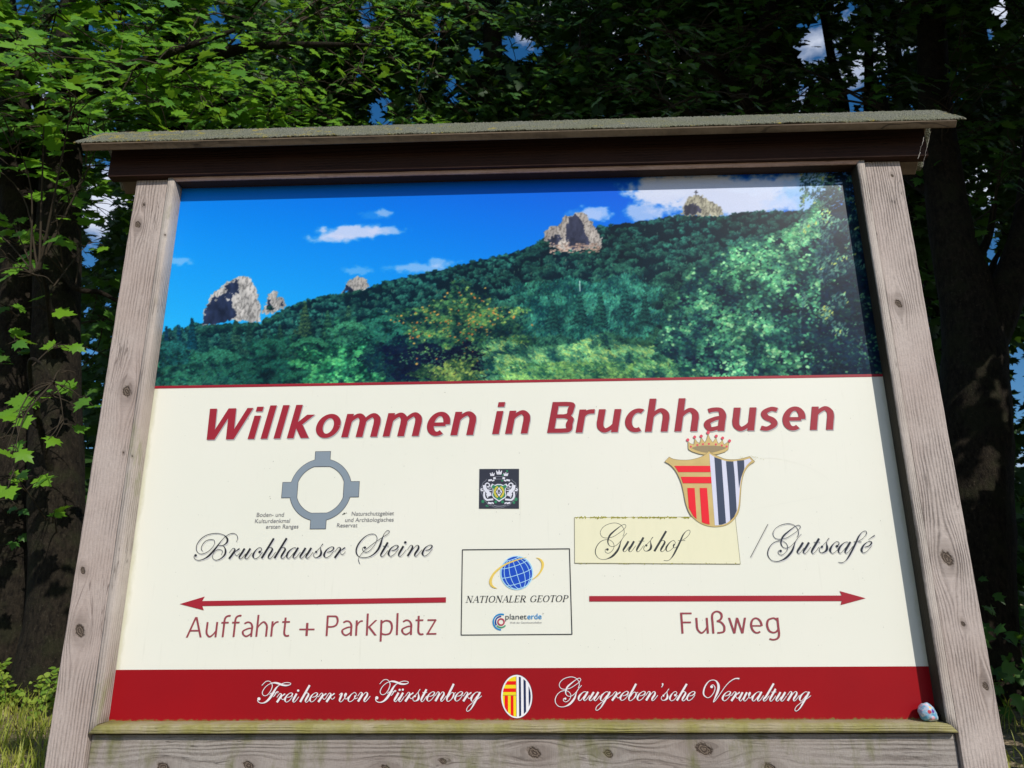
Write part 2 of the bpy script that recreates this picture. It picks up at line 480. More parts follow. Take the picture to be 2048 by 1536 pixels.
def flat_mat(name, col, rough=.42, spec=.35, var=0.10, scale=6.0):
    t = NT(name); co = t.coords()
    n = t.noise(co, scale, 4.0, .6)
    c = t.mix(t.ramp(n, .3, .75), tuple(x * (1 - var) for x in col), tuple(min(1, x * (1 + var)) for x in col))
    t.bsdf(c, rough, spec); return t.m
def sheet(name, polys, mat, y, parent=None):
    """flat print: polygons in panel (x,z) metres at depth y"""
    bm = bmesh.new()
    for i, poly in enumerate(polys):
        vs = [bm.verts.new((float(a), y, float(b))) for a, b in poly]
        try: bm.faces.new(vs)
        except ValueError: pass
    bmesh.ops.recalc_face_normals(bm, faces=bm.faces)
    return link(name, mesh_bm(name, bm), mat, panel if parent is None else parent)
def pxpoly(pts):
    a = np.array(pts, float); x, z = pxz(a[:, 0], a[:, 1]); return list(zip(x, z))
def zoompts(pts, org, sc):
    return [(org[0] + p[0] / sc, org[1] + p[1] / sc) for p in pts]
def ell(cx, cz, rx, rz, n=48, a0=0.0, a1=2 * math.pi, rot=0.0):
    out = []
    for k in range(n):
        a = a0 + (a1 - a0) * k / (n if abs(a1 - a0 - 2 * math.pi) < 1e-6 else n - 1)
        x, z = rx * math.cos(a), rz * math.sin(a)
        out.append((cx + x * math.cos(rot) - z * math.sin(rot), cz + x * math.sin(rot) + z * math.cos(rot)))
    return out

# red rule under the picture, red band at the foot
t = NT('printed_red'); co = t.coords()
n1 = t.noise(co, 3.0, 4.0, .6)
col = t.mix(t.ramp(n1, .3, .7), (.325, .0045, .009), (.270, .005, .010))
gn = t.noise(t.scale(co, 1, 1, .8), 80.0, 6.0, .75)
spz = t.n('SeparateXYZ'); t.l(co, spz.inputs[0])
hz = t.math('MULTIPLY', t.math('SUBTRACT', spz.outputs[2], 1.400), 150.0)      # algae creep up from the sill
low = t.math('SUBTRACT', t.math('MULTIPLY_ADD', gn, 3.2, -1.0), hz)
col = t.mix(t.ramp(low, .0, .8), col, t.mix(t.noise(co, 120.0, 3.0), (.10, .095, .02), (.30, .27, .08)))
t.bsdf(col, .40, .18)
M_red = t.m
sheet('red_band', [[(PX0, PZ0), (PX1, PZ0), (PX1, ZR), (PX0, ZR)]], M_red, -.0004)
M_rule = flat_mat('printed_red_rule', (.32, .010, .022))
sheet('red_rule', [[(PX0, ZW), (PX1, ZW), (PX1, ZW + .0075), (PX0, ZW + .0075)]], M_rule, -.0007)

# ------------------------------------------------------------------ the landscape picture printed on the panel
PRINT_GAIN = 0.93
GW, GH = 980, 306
gx = np.linspace(PX0, PX1, GW); gz = np.linspace(ZW + .006, PZ1, GH)
GX, GZ = np.meshgrid(gx, gz)            # [row, col]
GU, GV = sight(np.stack([GX, np.zeros_like(GX), GZ], -1))
R2 = np.random.default_rng(5)
def smooth(a, k):
    for ax in (0, 1):
        ker = np.ones(k) / k
        a = np.apply_along_axis(lambda m: np.convolve(np.pad(m, k // 2, mode='edge'), ker, 'valid')[:len(m)], ax, a)
    return a
def vnoise(U, V, s, seed):
    """value noise, arrays in px"""
    r = np.random.default_rng(seed).random((64, 64))
    x = U / s; y = V / s
    xi = np.floor(x).astype(int); yi = np.floor(y).astype(int)
    fx = x - xi; fy = y - yi
    fx = fx * fx * (3 - 2 * fx); fy = fy * fy * (3 - 2 * fy)
    g = lambda i, j: r[i % 64, j % 64]
    return (g(xi, yi) * (1 - fx) + g(xi + 1, yi) * fx) * (1 - fy) + (g(xi, yi + 1) * (1 - fx) + g(xi + 1, yi + 1) * fx) * fy
def fbm(U, V, s, seed, o=5):
    a = 0; w_ = 0; k = 1.0
    for i in range(o):
        a = a + k * vnoise(U, V, s / 2 ** i, seed + i); w_ += k; k *= .55
    return a / w_
S = lambda *c: np.array(c, float) / 255.0
img = np.zeros((GH, GW, 3))
# sky
fu = np.clip((GU - 340) / 1300, 0, 1); fv = np.clip((GV - 350) / 300, 0, 1)
c00, c10, c01 = S(0, 128, 236), S(0, 82, 218), S(44, 178, 244)
img[:] = c00 * (1 - fu)[..., None] + c10 * fu[..., None]
img = img * (1 - fv[..., None]) + (c01 * (1 - .55 * fu)[..., None] + S(0, 110, 225) * (.55 * fu)[..., None]) * fv[..., None]
def cloud(cx, cy, rx, ry, amt, seed, col=(205, 212, 240), soft=.35):
    f = fbm(GU + 1000, GV * 1.6, max(rx * .55, 14), seed)
    d = 1 - np.sqrt(((GU - cx) / rx) ** 2 + ((GV - cy) / ry) ** 2)
    f2 = fbm(GU * 1.0 + 300, GV * 1.5, 11, seed + 60)
    m = np.clip((d + (.22 if cx > 1240 else .06) + (f - .5) * 1.2 + (f2 - .5) * .7) / (soft * 1.7), 0, 1)
    m = m * m * (3 - 2 * m) * amt
    global img
    img = img * (1 - m[..., None]) + S(*col) * m[..., None]
cloud(716, 466, 88, 17, .92, 3); cloud(668, 478, 55, 10, .75, 4); cloud(770, 462, 50, 10, .7, 8)
cloud(768, 427, 20, 9, .55, 14); cloud(745, 430, 34, 9, .15, 15)
cloud(832, 535, 90, 13, .55, 21); cloud(880, 526, 40, 12, .55, 22); cloud(715, 541, 32, 9, .35, 23)
cloud(358, 522, 28, 12, .45, 31)
cloud(1196, 426, 34, 17, .85, 41, (175, 200, 245)); cloud(1170, 430, 40, 14, .3, 42)
cloud(1330, 390, 75, 36, 1.0, 51, (208, 216, 240)); cloud(1400, 372, 110, 30, 1.0, 52, (212, 220, 242)); cloud(1460, 402, 140, 34, 1.0, 53, (206, 214, 238))
cloud(1560, 372, 110, 22, .95, 54, (210, 220, 244)); cloud(1600, 405, 60, 22, .9, 55, (190, 208, 242)); cloud(1290, 425, 40, 20, .8, 56, (190, 205, 240)); cloud(1640, 380, 70, 60, .8, 58, (150, 195, 240))
# forested slope
RID = np.array([(200, 690), (322, 672), (333, 655), (345, 662), (356, 648), (368, 664), (385, 640), (400, 650), (460, 648), (523, 645), (560, 623), (593, 606), (634, 595), (682, 586), (738, 575), (767, 564), (834, 547), (912, 532), (949, 521), (1005, 510), (1060, 491), (1088, 478), (1150, 470), (1200, 452), (1277, 441), (1363, 430), (1448, 430), (1485, 423), (1597, 421), (1641, 420), (1900, 424)], float)
rid = lambda u: np.interp(u, RID[:, 0], RID[:, 1])
below = GV > rid(GU) + (fbm(GU, GV, 16, 77) - .5) * 7 + 2
img[below] = S(8, 34, 44)
sx_ = (GW - 1) / (PX1 - PX0); sz_ = (GH - 1) / (PZ1 - ZW - .006)
def splat(U, V, rx, ry, ang, col, chunk=1500):
    P = at(U, V, 0.0)
    ci = (P[:, 0] - PX0) * sx_; cj = (P[:, 2] - ZW - .006) * sz_
    # px -> grid scale
    gx_ = 1.0 / 1.45
    rx = rx * gx_; ry = ry * gx_
    for s in range(0, len(U), chunk):
        e = slice(s, min(len(U), s + chunk))
        R_ = int(np.ceil(max(rx[e].max(), ry[e].max())))
        ca, sa = np.cos(ang[e]), np.sin(ang[e])
        i0 = np.round(ci[e]).astype(int); j0 = np.round(cj[e]).astype(int)
        fx = ci[e] - i0; fy = cj[e] - j0
        for dj in range(-R_, R_ + 1):
            for di in range(-R_, R_ + 1):
                x = di - fx; y = dj - fy
                a = (x * ca + y * sa) / rx[e]; b = (-x * sa + y * ca) / ry[e]
                ii = i0 + di; jj = j0 + dj
                m = (a * a + b * b <= 1) & (ii >= 0) & (ii < GW) & (jj >= 0) & (jj < GH)
                img[jj[m], ii[m]] = col[e][m]
def crown(cx, cy, r, n, dark, lite, leaf=2.0, flat=.8, spread=1.0, gamma=1.4, ang=None, hi=None):
    """a tree crown: dabs, lighter towards its sunny upper left"""
    a = R2.random(n) * 2 * np.pi; q = np.sqrt(R2.random(n)) * spread
    lump = 1 + .22 * np.sin(a * 3 + cx) + .15 * np.sin(a * 5 + cy)
    U = cx + r * q * np.cos(a) * lump; V = cy + r * flat * q * np.sin(a) * lump
    lf = .5 - .40 * (V - cy) / (r * flat) - .18 * (U - cx) / r
    lf = lf + (vnoise(U, V, r * .38 + 2, int(cx) % 50) - .5) * .95 + R2.normal(0, .17, n)
    lf = np.clip(lf, 0, 1) ** gamma
    c = S(*dark)[None] * (1 - lf[:, None]) + S(*lite)[None] * lf[:, None]
    if hi is not None:
        k = (lf > .75) & (R2.random(n) < .4); c[k] = S(*hi) * R2.uniform(.8, 1.1, (k.sum(), 1))
    ordr = np.argsort(lf + R2.normal(0, .25, n))
    rr = leaf * R2.uniform(.6, 1.35, n)
    an = R2.random(n) * 3.14 if ang is None else ang + R2.normal(0, .35, n)
    asp = .62 if ang is None else .32
    return U[ordr], V[ordr], rr[ordr], (rr * asp)[ordr], an[ordr], c[ordr]
def put(*a, **k): splat(*crown(*a, **k), chunk=400)
# far to near rows of crowns
def vegnoise(U, V):
    return .6 * vnoise(U + 500, V + 500, 46, 91) + .4 * vnoise(U + 900, V + 200, 17, 92)
def scatter(U, V, size, dark, lite, contrast=1.0, ang=None, asp=.6, seed=0, hi=None, scale=30, bias=0.0, jit=.20):
    """leaf dabs whose brightness follows lumpy light, small ones last"""
    n = len(U)
    lf = .5 + (.55 * vnoise(U + 77 + seed, V * 1.25 + 31, scale, 101 + seed) + .45 * vnoise(U + 7, V * 1.3 + seed, scale * .36, 111 + seed) - .5) * 1.5 * contrast + bias + R2.normal(0, jit, n)
    lf = np.clip(lf, 0, 1) ** 1.35
    c = S(*dark)[None] * (1 - lf[:, None]) + S(*lite)[None] * lf[:, None]
    c = c * R2.uniform(.86, 1.14, (n, 1)) + R2.normal(0, .012, (n, 3))
    if hi is not None:
        k = (lf > .72) & (R2.random(n) < .35); c[k] = S(*hi) * R2.uniform(.75, 1.1, (k.sum(), 1))
    c = np.clip(c, 0, 1)
    o = np.argsort(lf + R2.normal(0, .35, n))
    rr = size * R2.uniform(.6, 1.4, n); an = R2.uniform(-.6, .6, n) if ang is None else ang + R2.normal(0, .4, n)
    splat(U[o], V[o], rr[o], (rr * asp)[o], an[o], c[o], chunk=600)
def blobpts(cx, cy, rx, ry, n, rag=.25):
    a = R2.random(n) * 2 * np.pi; q = np.sqrt(R2.random(n)) * (1 + rag * np.sin(a * 4 + cx) * .6 + rag * np.sin(a * 9 + cy) * .5) * (1 + R2.normal(0, .05, n))
    return cx + rx * q * np.cos(a), cy + ry * q * np.sin(a)
rows = []
for k in range(2600):
    u = R2.uniform(300, 1790); top = rid(u); dv = R2.random() ** 1.35 * (770 - top); rows.append((u, top + dv, dv))
rows.sort(key=lambda r: r[2])
for u, v, dv in rows:
    r = 3.6 + dv * .055 + R2.random() * (2.5 + dv * .03)
    f = min(dv / 240, 1); q = R2.uniform(.72, 1.05) * (.80 + .45 * vegnoise(np.array(u), np.array(v)))
    d = (10 + 2 * f, 38 + 2 * f, 48 - 2 * f); l = ((50 + 14 * f) * q, (108 + 10 * f) * q, (98 - 10 * f) * q)
    splat(*crown(u, v + r * .3, r, int(26 + r * 8), d, l, leaf=1.35 + r * .03, flat=.62, gamma=1.25), chunk=4000)
n = 260; U = R2.uniform(330, 1640, n); V = rid(U) + R2.uniform(8, 150, n)
for du in range(3): splat(U, V + du * 1.6, np.full(n, .8), np.full(n, 1.1), np.zeros(n), np.tile(S(96, 126, 112), (n, 1)) * R2.uniform(.55, 1.0, (n, 1)))
# conifer-like blue green slope in the middle distance
U, V = blobpts(1180, 615, 150, 62, 9000); k = V > rid(U) + 40
scatter(U[k], V[k], 2.6, (12, 52, 58), (66, 138, 116), ang=1.45, asp=.42, scale=26, seed=3)
for cx, tp, h, wd, l in ((333, 652, 70, 12, (24, 80, 120)), (358, 650, 60, 12, (20, 76, 110)), (384, 637, 60, 15, (24, 84, 100)), (408, 655, 50, 16, (40, 90, 80)),
                         (472, 630, 90, 24, (70, 110, 84)), (500, 640, 70, 20, (60, 100, 80)), (448, 650, 70, 22, (50, 92, 76)), (610, 605, 95, 34, (92, 120, 78)), (655, 622, 100, 34, (70, 120, 84)),
                         (697, 612, 90, 28, (90, 132, 92)), (560, 650, 80, 28, (66, 104, 74)), (530, 660, 70, 24, (60, 100, 76)), (740, 640, 80, 24, (60, 118, 92)), (590, 660, 70, 30, (84, 112, 76)),
                         (1250, 570, 60, 20, (50, 118, 104)), (1160, 590, 60, 20, (56, 122, 104)), (1200, 582, 70, 22, (56, 124, 100)), (1105, 600, 60, 20, (52, 112, 96)), (1290, 590, 60, 20, (52, 112, 96))):
    n = int(h * wd * .5) + 60; s_ = R2.random(n) ** .8; tier = (s_ * h / 8) % 1
    U = cx + (R2.random(n) - .5) * 2 * wd * s_ * (.5 + .5 * tier); V = tp + s_ * h + np.abs(U - cx) * .28
    lf = np.clip(.6 - .55 * tier + R2.normal(0, .2, n) - (U - cx) / wd * .25 + .12 - .1 * s_, 0, 1)
    splat(U, V, np.full(n, 2.6), np.full(n, .9), np.where(U < cx, -.45, .45), S(6, 34, 42)[None] * (1 - lf[:, None]) + S(*l)[None] * lf[:, None])
# middle ground crowns on the left
for cx, cy, rx, ry, l in ((360, 742, 62, 36, (46, 104, 84)), (440, 728, 60, 34, (44, 100, 82)), (500, 752, 60, 32, (36, 88, 76)), (345, 705, 34, 26, (34, 90, 88)), (570, 742, 60, 30, (34, 90, 78)), (540, 700, 46, 26, (38, 94, 78)), (620, 700, 50, 30, (50, 110, 84)), (700, 668, 46, 30, (58, 120, 92)), (770, 660, 46, 34, (44, 104, 88)), (620, 760, 60, 22, (40, 100, 80))):
    U, V = blobpts(cx, cy, rx, ry, int(rx * ry * 1.1))
    scatter(U, V, 2.3, (7, 34, 40), l, scale=22, seed=int(cx) % 17, bias=.06, contrast=1.1)
    n_ = int(rx * 7); a_ = R2.uniform(3.5, 5.9, n_); splat(cx + rx * .86 * np.cos(a_) * R2.uniform(.6, 1, n_), cy + ry * .86 * np.sin(a_) * R2.uniform(.6, 1, n_), np.full(n_, 2.0), np.full(n_, 1.2), np.zeros(n_), np.tile(S(*l) * 1.12, (n_, 1)) * R2.uniform(.6, 1.1, (n_, 1)))
U, V = blobpts(672, 733, 74, 42, 3800, .4)
scatter(U, V, 2.8, (8, 42, 44), (62, 142, 96), scale=17, seed=5, hi=(92, 176, 112), contrast=1.2)
U, V = blobpts(800, 720, 70, 40, 1700); scatter(U, V, 2.6, (6, 26, 42), (24, 64, 66), scale=20, seed=6, contrast=.8)
# rowan crown over its own shaded underside
U, V = blobpts(885, 722, 112, 36, 3200); scatter(U, V, 3.4, (8, 14, 40), (16, 34, 52), scale=20, seed=9, contrast=.8)
for cx, cy, rx, ry in ((925, 632, 96, 48), (860, 655, 52, 32), (1000, 680, 50, 44), (1015, 720, 36, 30)):
    U, V = blobpts(cx, cy, rx, ry, int(rx * ry * .95), .5)
    scatter(U, V, 2.7, (12, 42, 50), (84, 134, 84), scale=18, seed=int(cx) % 13, contrast=1.25, hi=(132, 156, 84))
n = 300; U, V = blobpts(905, 718, 105, 28, n); scatter(U, V, 2.0, (40, 80, 70), (110, 150, 90), seed=2)
n = 120; U, V = blobpts(925, 634, 96, 44, n, .6)
U = np.concatenate([U, R2.normal(835, 12, 16), R2.normal(880, 60, 10)]); V = np.concatenate([V, R2.normal(668, 12, 16), R2.normal(730, 12, 10)])
bc = np.array([S(204, 150, 74), S(184, 122, 64), S(196, 160, 84), S(160, 96, 56)])[R2.integers(0, 4, len(U))]
kk = R2.uniform(.9, 2.5, len(U)); splat(U, V, kk, kk * .75, np.zeros(len(U)), bc)
U, V = blobpts(905, 752, 66, 30, 2600, .4); scatter(U, V, 2.0, (20, 50, 44), (112, 140, 80), scale=14, seed=8, hi=(146, 162, 84), contrast=1.1)
# wind-brushed willows and grasses along the lower edge
U = R2.uniform(985, 1345, 9500) + R2.normal(0, 18, 9500); V = 762 - R2.random(9500) ** 1.2 * (60 + 28 * vnoise(U, U * 0 + 5, 60, 33)) * 1.1
scatter(U, V, 4.2, (16, 56, 62), (112, 172, 118), ang=-.55, asp=.22, scale=26, seed=10, hi=(164, 196, 116), contrast=1.2)
U = R2.uniform(1010, 1350, 2600) + R2.normal(0, 16, 2600); V = 765 - R2.random(2600) ** 1.5 * 40
scatter(U, V, 3.4, (24, 72, 62), (128, 172, 98), ang=-.5, asp=.3, scale=18, seed=11, bias=.1)
# large leafy bush on the right
def bushtop(u): return np.interp(u, [1300, 1340, 1375, 1400, 1450, 1500, 1560, 1600, 1640, 1655, 1700, 1790], [700, 640, 560, 530, 505, 485, 470, 450, 400, 345, 340, 400])
U = R2.uniform(1300, 1790, 15000); V = bushtop(U) + R2.random(15000) * 420; k = (V < 775) & (U > 1335 + R2.normal(0, 16, 15000) + 14 * np.sin(V / 9))
scatter(U[k], V[k], 4.0, (10, 26, 46), (22, 52, 64), scale=26, seed=12, contrast=.7)
U = R2.uniform(1310, 1640, 15500); V = bushtop(U) - 8 + R2.random(15500) ** 1.15 * 330
dk = np.clip((U - 1560) / 90, 0, 1) * np.clip((V - 560) / 90, 0, 1)
k = (V < 768) & (R2.random(len(U)) > dk * 1.15) & (vnoise(U, V, 24, 71) + R2.normal(0, .12, len(U)) > .26)
scatter(U[k], V[k], 2.9, (14, 48, 58), (98, 172, 122), scale=34, seed=13, hi=(148, 204, 150), contrast=1.15, asp=.7)
U = R2.uniform(1270, 1450, 3400); V = 768 - R2.random(3400) ** 1.3 * 78 * np.clip((1450 - U) / 170, 0, 1) * (.6 + .8 * vnoise(U, U * 0 + 9, 22, 35))
scatter(U, V, 3.6, (16, 54, 58), (108, 166, 108), ang=-.5, asp=.28, scale=22, seed=10, hi=(150, 186, 112), contrast=1.1)
U = R2.uniform(1600, 1730, 3000); V = 340 + R2.random(3000) * 330
k = (vnoise(U, V, 30, 73) > .45) & (R2.random(3000) > np.clip((U - 1640) / 130, 0, 1) * .8)
scatter(U[k], V[k], 3.4, (28, 60, 76), (130, 178, 140), ang=.9, asp=.34, scale=30, seed=14, hi=(190, 200, 110))
U = R2.uniform(1560, 1790, 500); V = R2.uniform(560, 765, 500); k = vnoise(U, V, 40, 74) > .6
scatter(U[k], V[k], 2.4, (24, 54, 66), (110, 160, 110), seed=15)
# crags
_GU, _GV = GU, GV
def inpoly(pts):
    m = np.zeros(_GU.shape, bool); P = pts
    GU = _GU + (vnoise(_GU + 40, _GV + 40, 5, 131) - .5) * 6 + (vnoise(_GU + 40, _GV + 90, 2.2, 132) - .5) * 3
    GV = _GV + (vnoise(_GU + 90, _GV + 40, 5, 133) - .5) * 6 + (vnoise(_GU + 10, _GV + 90, 2.2, 134) - .5) * 3
    for i in range(len(P)):
        x0, y0 = P[i]; x1, y1 = P[(i + 1) % len(P)]
        c = (y0 > GV) != (y1 > GV)
        xx = (x1 - x0) * (GV - y0) / ((y1 - y0) if y1 != y0 else 1e-9) + x0
        m ^= c & (GU < xx)
    return m
def rock(pts, shade, seed, lit=(218, 214, 210), mid=(160, 158, 156), drk=(34, 42, 62), cs=9):
    m = inpoly(zoompts(*pts))
    a = fbm(GU * 1.5, GV * .7, cs * 1.8, seed, 5)
    r_ = 1 - np.abs(fbm(GU * 1.7 + GV * .25, GV * .55, cs * .8, seed + 9, 5) * 2 - 1) * 4.2
    t_ = np.clip(.62 + (a - .5) * 1.6 - np.clip(r_, 0, 1) * .55, 0, 1)
    c = S(*mid) * (1 - t_)[..., None] + S(*lit) * t_[..., None]
    c = c * (1 - .35 * np.clip(r_, 0, 1) ** 2)[..., None]
    sh = np.zeros(GU.shape, bool)
    for s_ in shade: sh |= inpoly(zoompts(*s_))
    sh &= (fbm(GU, GV, 12, seed + 20, 4) < .72)
    cd = S(*drk) * (.6 + 1.3 * a)[..., None]
    c = np.where(sh[..., None], cd, c)
    img[m] = c[m]
Z1 = ((300, 330), 2.695); Z2 = ((1040, 330), 2.695)
rock(([(282, 865), (290, 780), (330, 700), (385, 655), (430, 625), (465, 605), (505, 600), (545, 615), (565, 650), (585, 720), (598, 790), (592, 848), (520, 845), (440, 838), (340, 862)], *Z1),
     [([(285, 860), (300, 760), (345, 720), (400, 690), (430, 670), (440, 720), (445, 770), (470, 800), (430, 845), (340, 860)], *Z1), ([(400, 660), (470, 610), (480, 690), (440, 700)], *Z1)], 201)
rock(([(600, 795), (625, 750), (640, 700), (665, 668), (685, 685), (690, 740), (705, 775), (660, 800), (620, 805)], *Z1), [([(625, 770), (640, 720), (655, 780)], *Z1)], 205, cs=6)
rock(([(690, 770), (690, 715), (705, 700), (720, 715), (737, 760), (722, 775)], *Z1), [([(700, 760), (712, 715), (716, 765)], *Z1)], 206, cs=5, lit=(170, 165, 160))
rock(([(1030, 690), (1055, 645), (1085, 610), (1125, 600), (1160, 612), (1182, 650), (1170, 665), (1100, 685), (1060, 680)], *Z1), [([(1035, 690), (1060, 640), (1080, 660), (1110, 680)], *Z1)], 209, cs=6, lit=(196, 190, 184))
rock(([(130, 385), (130, 350), (165, 332), (210, 325), (235, 280), (285, 268), (310, 255), (345, 262), (380, 300), (410, 345), (440, 395), (445, 435), (370, 450), (290, 462), (215, 455), (160, 440)], *Z2),
     [([(245, 330), (265, 285), (300, 262), (330, 310), (355, 370), (375, 420), (350, 445), (275, 455), (248, 400)], *Z2), ([(150, 400), (200, 370), (225, 400), (200, 440), (160, 430)], *Z2)], 213, cs=7, lit=(200, 192, 184), mid=(150, 142, 138), drk=(46, 48, 62))
rock(([(862, 268), (880, 225), (905, 180), (945, 165), (985, 168), (1020, 188), (1060, 210), (1095, 240), (1090, 275), (1000, 275), (920, 272)], *Z2),
     [([(880, 260), (890, 215), (950, 205), (980, 240), (970, 262), (900, 268)], *Z2)], 217, cs=6, lit=(204, 200, 176), mid=(148, 144, 130), drk=(56, 56, 70))
# foot of the crags: trees in front, ledge, summit cross, pale trunk
for cx, cy, r in ((420, 655, 14), (450, 652, 16), (480, 655, 14), (510, 650, 14), (405, 660, 12), (535, 640, 12), (555, 632, 10), (690, 588, 10), (715, 582, 9), (1090, 485, 10), (1150, 510, 12), (1190, 500, 10), (1370, 434, 8), (1400, 436, 8), (1440, 436, 8), (540, 612, 6)):
    put(cx, cy + 4, r, int(r * 18), (8, 34, 42), (44, 92, 76), leaf=1.5, flat=.6)
splat(R2.uniform(1100, 1200, 120), np.linspace(505, 488, 120) + R2.normal(0, 2, 120), np.full(120, 3.0), np.full(120, 1.2), np.full(120, .1), np.tile(S(178, 152, 138), (120, 1)) * R2.uniform(.7, 1.1, (120, 1)))
splat(np.linspace(1159, 1160, 20), np.linspace(563, 581, 20), np.full(20, 1.1), np.full(20, 1.6), np.zeros(20), np.tile(S(190, 205, 205), (20, 1)))
splat(np.full(14, 1392.), np.linspace(381, 393, 14), np.full(14, 1.0), np.full(14, 1.2), np.zeros(14), np.tile(S(70, 70, 80), (14, 1)))
splat(np.linspace(1389, 1395, 8), np.full(8, 385.), np.full(8, 1.2), np.full(8, 1.0), np.zeros(8), np.tile(S(70, 70, 80), (8, 1)))
# dark edge of the print on the right
ed = np.clip((GU - (1655 + (GV - 350) * .23)) / 60, 0, 1)
img = img * (1 - .0 * ed[..., None])
veg_m = below[..., None] * 1.0
img = np.clip(img * (1 + veg_m * (R2.random((GH, GW, 1)) - .5) * .22) , 0, 1)
sm_ = sum(np.roll(np.roll(img, a, 0), b, 1) for a in (-1, 0, 1) for b in (-1, 0, 1)) / 9.0
sm_[:2] = img[:2]; sm_[-2:] = img[-2:]; sm_[:, :2] = img[:, :2]; sm_[:, -2:] = img[:, -2:]
img = .45 * img + .55 * sm_
lv_ = fbm(GU + 400, GV * 1.3, 90, 811, 4)[..., None]
img = np.where(below[..., None], img * (.86 + .50 * lv_), img)
img = np.clip((img - .5) * 1.10 + .495, 0, 1)
lin = np.where(img <= .04045, img / 12.92, ((img + .055) / 1.055) ** 2.4)
idx = np.arange(GH * GW).reshape(GH, GW)
F = np.stack([idx[:-1, :-1], idx[:-1, 1:], idx[1:, 1:], idx[1:, :-1]], -1).reshape(-1, 4)
V = np.stack([GX, np.full_like(GX, -.0004), GZ], -1).reshape(-1, 3)
me = mesh_np('landscape_print', V, F)
ca = me.color_attributes.new('print', 'FLOAT_COLOR', 'POINT')
rgba = np.ones((GH * GW, 4), np.float32); rgba[:, :3] = np.clip(lin, 0, 1).reshape(-1, 3) * PRINT_GAIN
ca.data.foreach_set('color', rgba.ravel())
t = NT('landscape_print_ink')
at_ = t.n('Attribute'); at_.attribute_name = 'print'
dn = t.noise(t.coords(), 300.0, 2.0, .6)
colp = t.mix(t.math('MULTIPLY', t.ramp(dn, .3, .7), .10), at_.outputs['Color'], (.05, .07, .10))
t.bsdf(colp, .30, .13)
link('landscape_print', me, t.m, panel)

# ------------------------------------------------------------------ lettering
LY = [-.0010]
def text_mesh(body, weight=0.0, shear=0.0, spacing=1.0):
    cu = bpy.data.curves.new('lettering', 'FONT')
    cu.body = body; cu.size = 1.0; cu.offset = weight; cu.shear = shear; cu.space_character = spacing
    cu.resolution_u = 5; cu.fill_mode = 'BOTH'
    ob = bpy.data.objects.new('lettering_source', cu); COL.objects.link(ob)
    bpy.context.view_layer.update()
    me = bpy.data.meshes.new_from_object(ob.evaluated_get(bpy.context.evaluated_depsgraph_get()))
    bpy.data.objects.remove(ob); bpy.data.curves.remove(cu)
    return me
CAPH = {}
def print_text(name, body, p0, p1, cap_px, mat, weight=0.0, shear=0.0, y=-.0010, shadow=None, spacing=1.0, sh_off=(2.2, 2.2), bold=0.0):
    """set body on the baseline p0 -> p1 (survey px), capital height cap_px"""
    me = text_mesh(body, weight, shear, spacing)
    n = len(me.vertices); co_ = np.empty(n * 3, np.float32); me.vertices.foreach_get('co', co_)
    co_ = co_.reshape(-1, 3)
    key = 'cap'
    if key not in CAPH:
        mm = text_mesh('H'); c2 = np.empty(len(mm.vertices) * 3, np.float32); mm.vertices.foreach_get('co', c2); CAPH[key] = c2.reshape(-1, 3)[:, 1].max()
    a = at(*p0); b = at(*p1); c = at(p0[0], p0[1] - cap_px)
    H = math.hypot(c[2] - a[2], c[0] - a[0]); ux = np.array([b[0] - a[0], b[2] - a[2]]); W = np.linalg.norm(ux); ux /= W
    # width fit on baseline-deskewed coords
    xs_ = co_[:, 0] - co_[:, 1] * shear
    x0, x1 = xs_.min(), xs_.max(); sx = W / (x1 - x0); sy = H / CAPH[key]
    def place(nm, dx, dz, yy, m):
        X = (xs_ - x0) * sx + co_[:, 1] * shear * sy; Y = co_[:, 1] * sy
        V = np.stack([a[0] + X * ux[0] - Y * ux[1] * 0 + dx, np.full(n, yy), a[2] + X * ux[1] + Y + dz], -1).astype(np.float32)
        m2 = me.copy(); m2.materials.clear(); m2.vertices.foreach_set('co', V.ravel()); m2.update()
        if bold > 0:
            bm = bmesh.new()
            for q_, (ox, oz) in enumerate(((0, 0), (-1, 0), (1, 0), (-.6, .8), (.6, .8), (-.6, -.8), (.6, -.8), (0, .9), (0, -.9))):
                m3 = m2.copy(); V3 = V + np.array([ox * bold * sx, -q_ * 1.2e-5, oz * bold * sy * .8], np.float32)
                m3.vertices.foreach_set('co', V3.astype(np.float32).ravel()); bm.from_mesh(m3); bpy.data.meshes.remove(m3)
            bm.to_mesh(m2); bm.free()
        return link(nm, m2, m, panel)
    if shadow is not None:
        d = at(p0[0] + sh_off[0], p0[1] + sh_off[1]) - a
        place(name + '_drop_shadow_print', d[0], d[2], y + .0003, shadow)
    return place(name, 0, 0, y, mat)

M_hl = flat_mat('printed_headline_red', (.33, .016, .030), var=.06, scale=3)
M_txt = flat_mat('printed_text_red', (.30, .055, .07), var=.05)
M_arrow = flat_mat('printed_arrow_red', (.36, .014, .028), var=.05)
M_sh = flat_mat('printed_grey_shadow', (.42, .41, .42), var=.05)
M_shl = flat_mat('printed_pale_shadow', (.62, .61, .61), var=.03)
M_black = flat_mat('printed_black', (.018, .018, .022), var=.2)
M_navy = flat_mat('printed_navy_black', (.016, .022, .035), var=.2)
M_grey = flat_mat('printed_grey_text', (.24, .235, .24), var=.1)
M_white = flat_mat('printed_white', (.80, .76, .77), var=.03)
M_halo = flat_mat('printed_dark_halo', (.12, .012, .03), var=.1)
SH = 0.24
